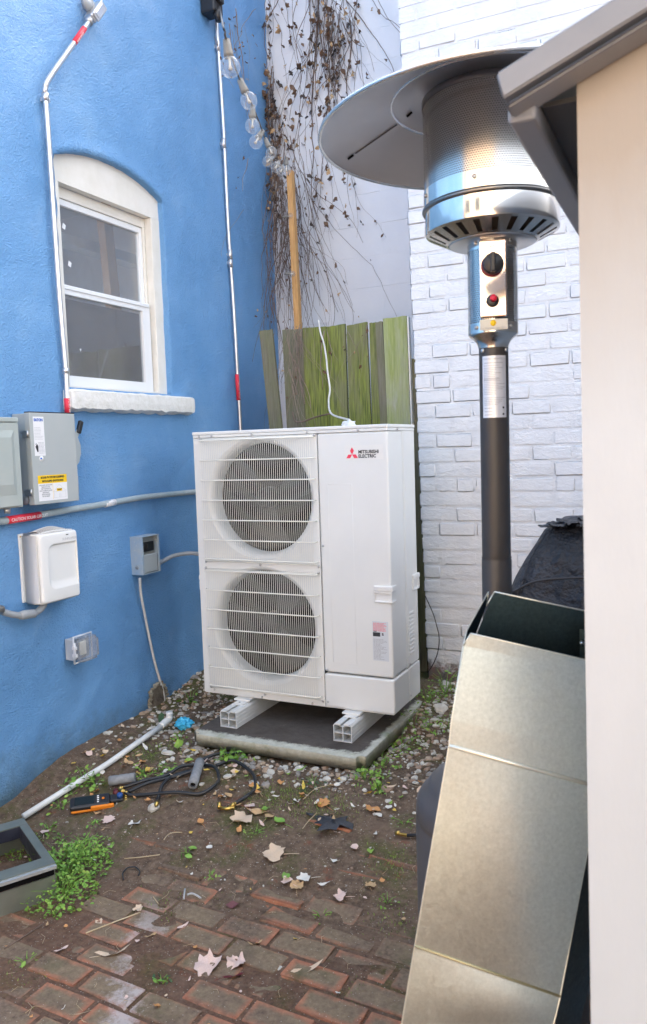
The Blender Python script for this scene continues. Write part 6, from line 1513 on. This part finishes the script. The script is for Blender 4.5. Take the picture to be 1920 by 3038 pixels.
stone((0.113,-0.117,-0.175), .020, 4, 'round white stone in the weeds right of the slab corner')
stone((-0.996,-0.388,-0.175), .030, 2, 'white chunk in front of the white pipe elbow')
stone((-0.929,-0.448,-0.176), .022, 4, 'second white chunk just below the first by the pipe elbow')
stone((-0.779,-0.788,-0.232), .030, 1, 'long whitish chunk among the hoses')
for i in range(70):
    x, y = zone_a()
    while x is None or (y > .0 and x < 0): x, y = zone_a()
    stone((x, y), rnd.uniform(.011, .021), rnd.randrange(11), 'pebble in the loose rubble strip around the concrete slab', 'pebbles around the slab')
# rubble and broken render at the foot of the wall
hole = Vector((WX+.02, .10, -.13))
mb = MB()
for i in range(26):
    a = 2*PI*i/26; r_y, r_z = .075+.012*noise.noise(Vector((i, 0, 0))), .085+.015*noise.noise(Vector((i, 3, 0)))
    c_ = hole+Vector((.004+.01*abs(noise.noise(Vector((i*.7, 7, 0)))), r_y*math.cos(a), r_z*math.sin(a)+.02))
    for k in range(2):
        b = bmesh.new(); bmesh.ops.create_icosphere(b, subdivisions=1, radius=1)
        for v in b.verts: v.co = c_+Vector((rnd.uniform(-.004, .006), rnd.uniform(-.008, .008), rnd.uniform(-.008, .008)))+v.co*rnd.uniform(.006, .014)*(1+.4*noise.noise(v.co*2+Vector((i, k, 0))))
        mb.bm(b, False)
part('broken_render', mb, M('crumbled_render', (.40, .37, .29), .9, c2=(.20, .17, .12), ns=30, bs=80, bst=.6, bd=.003), house, 'stuff')
mb = MB(); vs = [hole+Vector((.012+.006*noise.noise(Vector((i*1.1, j*1.1, 5))), .07*math.cos(2*PI*i/16)*j/4, .075*math.sin(2*PI*i/16)*j/4+.02)) for j in range(1, 5) for i in range(16)]
mb.add(vs, [(j*16+i, j*16+(i+1) % 16, (j+1)*16+(i+1) % 16, (j+1)*16+i) for j in range(3) for i in range(16)]+[list(range(16))], True)
part('exposed_core', mb, M('raw_masonry', (.11, .085, .065), .9, c2=(.24, .20, .15), ns=24, bs=50, bst=.8, bd=.01), house)

# ================================================================ weeds
def leafcluster(mb, p, n, size, spread, height, r2, lay=.5):
    for i in range(n):
        a = r2.uniform(0, 6.28); r = spread*math.sqrt(r2.random()); q = Vector((p[0]+r*math.cos(a), p[1]+r*math.sin(a), p[2]+height*(r2.random()**1.3)*(1-.5*r/spread)))
        s_ = size*r2.uniform(.55, 1.25); R = Matrix.Rotation(r2.uniform(0, 6.28), 3, 'Z') @ Matrix.Rotation(r2.gauss(0, lay), 3, 'X') @ Matrix.Rotation(r2.gauss(0, lay), 3, 'Y')
        pr = [(0, 0, 0), (.34, .3, .07), (.42, .62, .05), (.2, .92, -.02), (0, 1.05, -.06), (-.2, .92, -.02), (-.42, .62, .05), (-.34, .3, .07), (0, .5, -.03)]
        wx = r2.uniform(.38, 1.05); mb.add([q+R @ Vector((v[0]*s_*wx, v[1]*s_, v[2]*s_)) for v in pr], [(8, 0, 1), (8, 1, 2), (8, 2, 3), (8, 3, 4), (8, 4, 5), (8, 5, 6), (8, 6, 7), (8, 7, 0)], True, r2.choice([0, 0, 1]))
def weed(p, n, size, spread, height, label, mats=(None, None), group=None, stems=6, seed=1, lay=.5):
    r2 = random.Random(seed); mats = (mats[0] or lf_green, mats[1] or lf_lime); p = Vector((p[0], p[1], gzn(p[0], p[1])))
    t = thing('weed', label, 'weed', p, group); mb = MB(); leafcluster(mb, p, n, size, spread, height, r2, lay); part('leaf', mb, mats, t, 'stuff')
    sm = MB()
    for i in range(stems):
        a = r2.uniform(0, 6.28); e = p+Vector((spread*.8*math.cos(a), spread*.8*math.sin(a), height*r2.uniform(.5, 1))); sm.tube([p-Vector((0, 0, .01)), p.lerp(e, .5)+Vector((0, 0, height*.2)), e], [.0016, .0012, .0008], 4)
    part('stem', sm, lf_green, t, 'stuff'); return t
weed((-0.847,-1.209,-0.304), 1050, .0155, .155, .11, 'large leafy green weed clump beside the metal frame', seed=3, stems=30)
weed((-0.742,-1.354,-0.305), 650, .0145, .125, .08, 'lower half of the green weed clump trailing down to the bricks', seed=4, stems=12)
weed((-0.852,-1.09,-0.293), 300, .013, .095, .07, 'upper right tuft of the green weeds near the thin straw', seed=5, stems=8)
weed((-1.189,-1.153,-0.295), 420, .012, .13, .025, 'moss green weeds growing inside the metal frame', seed=6, mats=(lf_lime, lf_green))
weed((-0.889,-1.49,-0.305), 16, .030, .03, .03, 'small weed with round leaves at the very left edge', seed=7)
weed((-0.588,-1.664,-0.305), 18, .020, .045, .02, 'small weed low on the left bricks', seed=8)
weed((-0.146,-1.58,-0.305), 14, .018, .03, .03, 'blue green seedling between the bottom bricks', mats=(lf_dark, lf_green), seed=9)
weed((-1.218,-0.789,-0.224), 40, .020, .075, .05, 'clover weeds along the white pipe left of the gauge', seed=10)
weed((-1.212,-0.721,-0.209), 34, .022, .07, .07, 'upright weeds behind the white pipe at the blue wall', seed=11)
weed((-1.14,-0.725,-0.215), 24, .026, .05, .06, 'green leaves between the pipe and the grey foam sleeve', seed=12)
weed((-1.181,-0.901,-0.252), 26, .018, .06, .03, 'low clover weeds beside the gauge end', seed=13)
weed((-1.138,-1.014,-0.278), 22, .016, .04, .02, 'small rosette weed just right of the metal frame corner', seed=14)
weed((-1.035,-1.046,-0.286), 22, .014, .04, .02, 'small weed rosette above the large weed clump', seed=15)
weed((-0.957,-0.942,-0.266), 20, .013, .035, .02, 'tiny weed under the jagged pink leaf', seed=16)
weed((-0.935,-0.546,-0.185), 44, .020, .08, .04, 'mixed green weeds behind the hose coil', seed=17)
weed((-0.97,-0.599,-0.193), 26, .020, .05, .03, 'green weed patch beside the orange leaf', seed=18)
weed((-0.673,-0.378,-0.175), 30, .034, .05, .07, 'broad leaved weed growing out at the slab front edge', seed=19, lay=.7)
weed((-0.646,-0.351,-0.175), 22, .026, .05, .04, 'green leaves right of the broad leaved weed', seed=20)
weed((-1.279,0.196,-0.145), 18, .030, .06, .10, 'green leaves in the rubble left of the slab', seed=21, mats=(lf_dark, lf_green))
weed((-1.04,-0.246,-0.175), 30, .015, .05, .05, 'weed sprigs below the blue glove', seed=22, mats=(lf_lime, lf_green))
weed((-0.007,-0.326,-0.175), 60, .020, .09, .05, 'green weeds at the right front corner of the slab', seed=23)
weed((-0.005,-0.174,-0.175), 60, .018, .09, .05, 'weeds spilling right of the slab corner', seed=24)
weed((0,0.073,-0.173), 110, .017, .13, .05, 'dense weed patch along the right side of the slab', seed=25)
weed((-0.009,0.296,-0.144), 130, .017, .13, .06, 'dense weeds beside the slab below the large rough stone', seed=26)
weed((-0.017,0.537,-0.1), 80, .016, .10, .06, 'weeds at the back right corner of the slab', seed=27)
weed((0.05,0.634,-0.086), 90, .017, .09, .14, 'taller weeds against the foot of the white brick wall', seed=28, stems=12)
weed((-0.004,0.898,-0.075), 60, .020, .06, .20, 'upright leafy weed growing up the white bricks', seed=29, stems=10)
weed((0.161,0.305,-0.142), 80, .017, .12, .05, 'weeds half hidden behind the metal duct', seed=30)
weed((-0.201,-0.452,-0.176), 30, .016, .07, .03, 'dark leaved sprig in front of the slab centre', mats=(lf_dark, lf_dark), seed=31)
weed((0.075,-0.399,-0.175), 24, .022, .03, .06, 'small upright weed on dirt near the slab corner', seed=32)
weed((0.254,-0.59,-0.192), 14, .013, .05, .02, 'tiny seedlings left of the heater base', seed=33)
weed((0.333,-0.985,-0.275), 14, .012, .04, .02, 'tiny seedlings on dirt left of the duct', seed=34)
weed((-0.28,-0.799,-0.234), 40, .008, .05, .02, 'mossy tuft below the large beige leaf', seed=35, mats=(lf_lime, lf_green))
weed((-0.473,-0.986,-0.275), 10, .030, .03, .03, 'grass sprig on the dirt', seed=36, lay=1.1)
weed((-0.324,-1.053,-0.287), 12, .016, .03, .02, 'small weed at the middle of the dirt', seed=37)
weed((0.149,-1.108,-0.295), 10, .012, .04, .02, 'tiny seedlings on the bricks right of centre', seed=38)
# moss cushions and grass blades
mo = MB(); r2 = random.Random(5)
MP = [(-0.251,-0.602,-0.193), (-0.123,-0.611,-0.195), (-0.358,-0.608,-0.195), (-0.028,-0.56,-0.187), (-0.304,-1.217,-0.304), (-0.371,-1.183,-0.303), (-1.149,-0.469,-0.174), (-1.084,-0.402,-0.174), (-1.047,-0.319,-0.174), (-0.834,-1.457,-0.305), (0.28,-0.808,-0.236), (-0.284,-0.509,-0.181), (0.395,-1.058,-0.288), (0.391,-1.406,-0.305), (-0.504,-1.692,-0.305)]
for c_ in MP:
    for i in range(190):
        x, y = c_[0]+r2.gauss(0, .06), c_[1]+r2.gauss(0, .05); z = gzn(x, y)+.002; h = r2.uniform(.004, .013); a = r2.uniform(0, 6.28); dx2, dy2 = math.cos(a)*.0016, math.sin(a)*.0016; lx, ly = r2.gauss(0, .004), r2.gauss(0, .004)
        mo.add([(x-dx2, y-dy2, z), (x+dx2, y+dy2, z), (x+lx, y+ly, z+h)], [(0, 1, 2)], False, r2.choice([0, 1]))
o = single('moss', mo, [lf_lime, leafm('moss_dark', (.06, .075, .015), (.11, .12, .03))]); o['kind'] = 'stuff'
rt = MB()
for i in range(150):
    x, y = rnd.uniform(-1.2, .9), rnd.uniform(-1.9, -.3); a = rnd.uniform(0, 6.28); L = rnd.uniform(.015, .06); z = max(gzn(x, y), gz(x, y)+.006)+.004
    rt.tube([(x, y, z), (x+L*.5*math.cos(a), y+L*.5*math.sin(a), z+.004), (x+L*math.cos(a+.4), y+L*math.sin(a+.4), z)], .0007, 3)
o = single('dead_grass', rt, twig_m); o['kind'] = 'stuff'

# ================================================================ neighbour house behind the viewer (seen only mirrored in the steel)
nh = thing('neighbour_house', 'peach sided neighbour house mirrored in the polished heater steel', 'house', (.2, -6.5, -.31))
mb = MB().box(-2.2, 2.6, -12, -6.5, -.4, 3.7); part('wall', mb, house_peach, nh)
mb = MB().ext([(-2.5, -6.3, 3.7), (2.9, -6.3, 3.7), (2.9, -9, 5.2), (-2.5, -9, 5.2)], (0, -.1, .1)); part('roof', mb, shed_trim, nh)
mb = MB().box(1.15, 2.25, -6.49, -6.45, -.3, 2.6, .01); part('door', mb, M('cream_door', (.82, .76, .58), .4), nh)
for x in (-1.9, -.4):
    mb = MB().box(x, x+.95, -6.495, -6.46, 1.4, 2.9, .01); w_ = part('window', mb, house_white, nh); part('pane', MB().box(x+.08, x+.87, -6.459, -6.455, 1.48, 2.82), house_glass, w_)
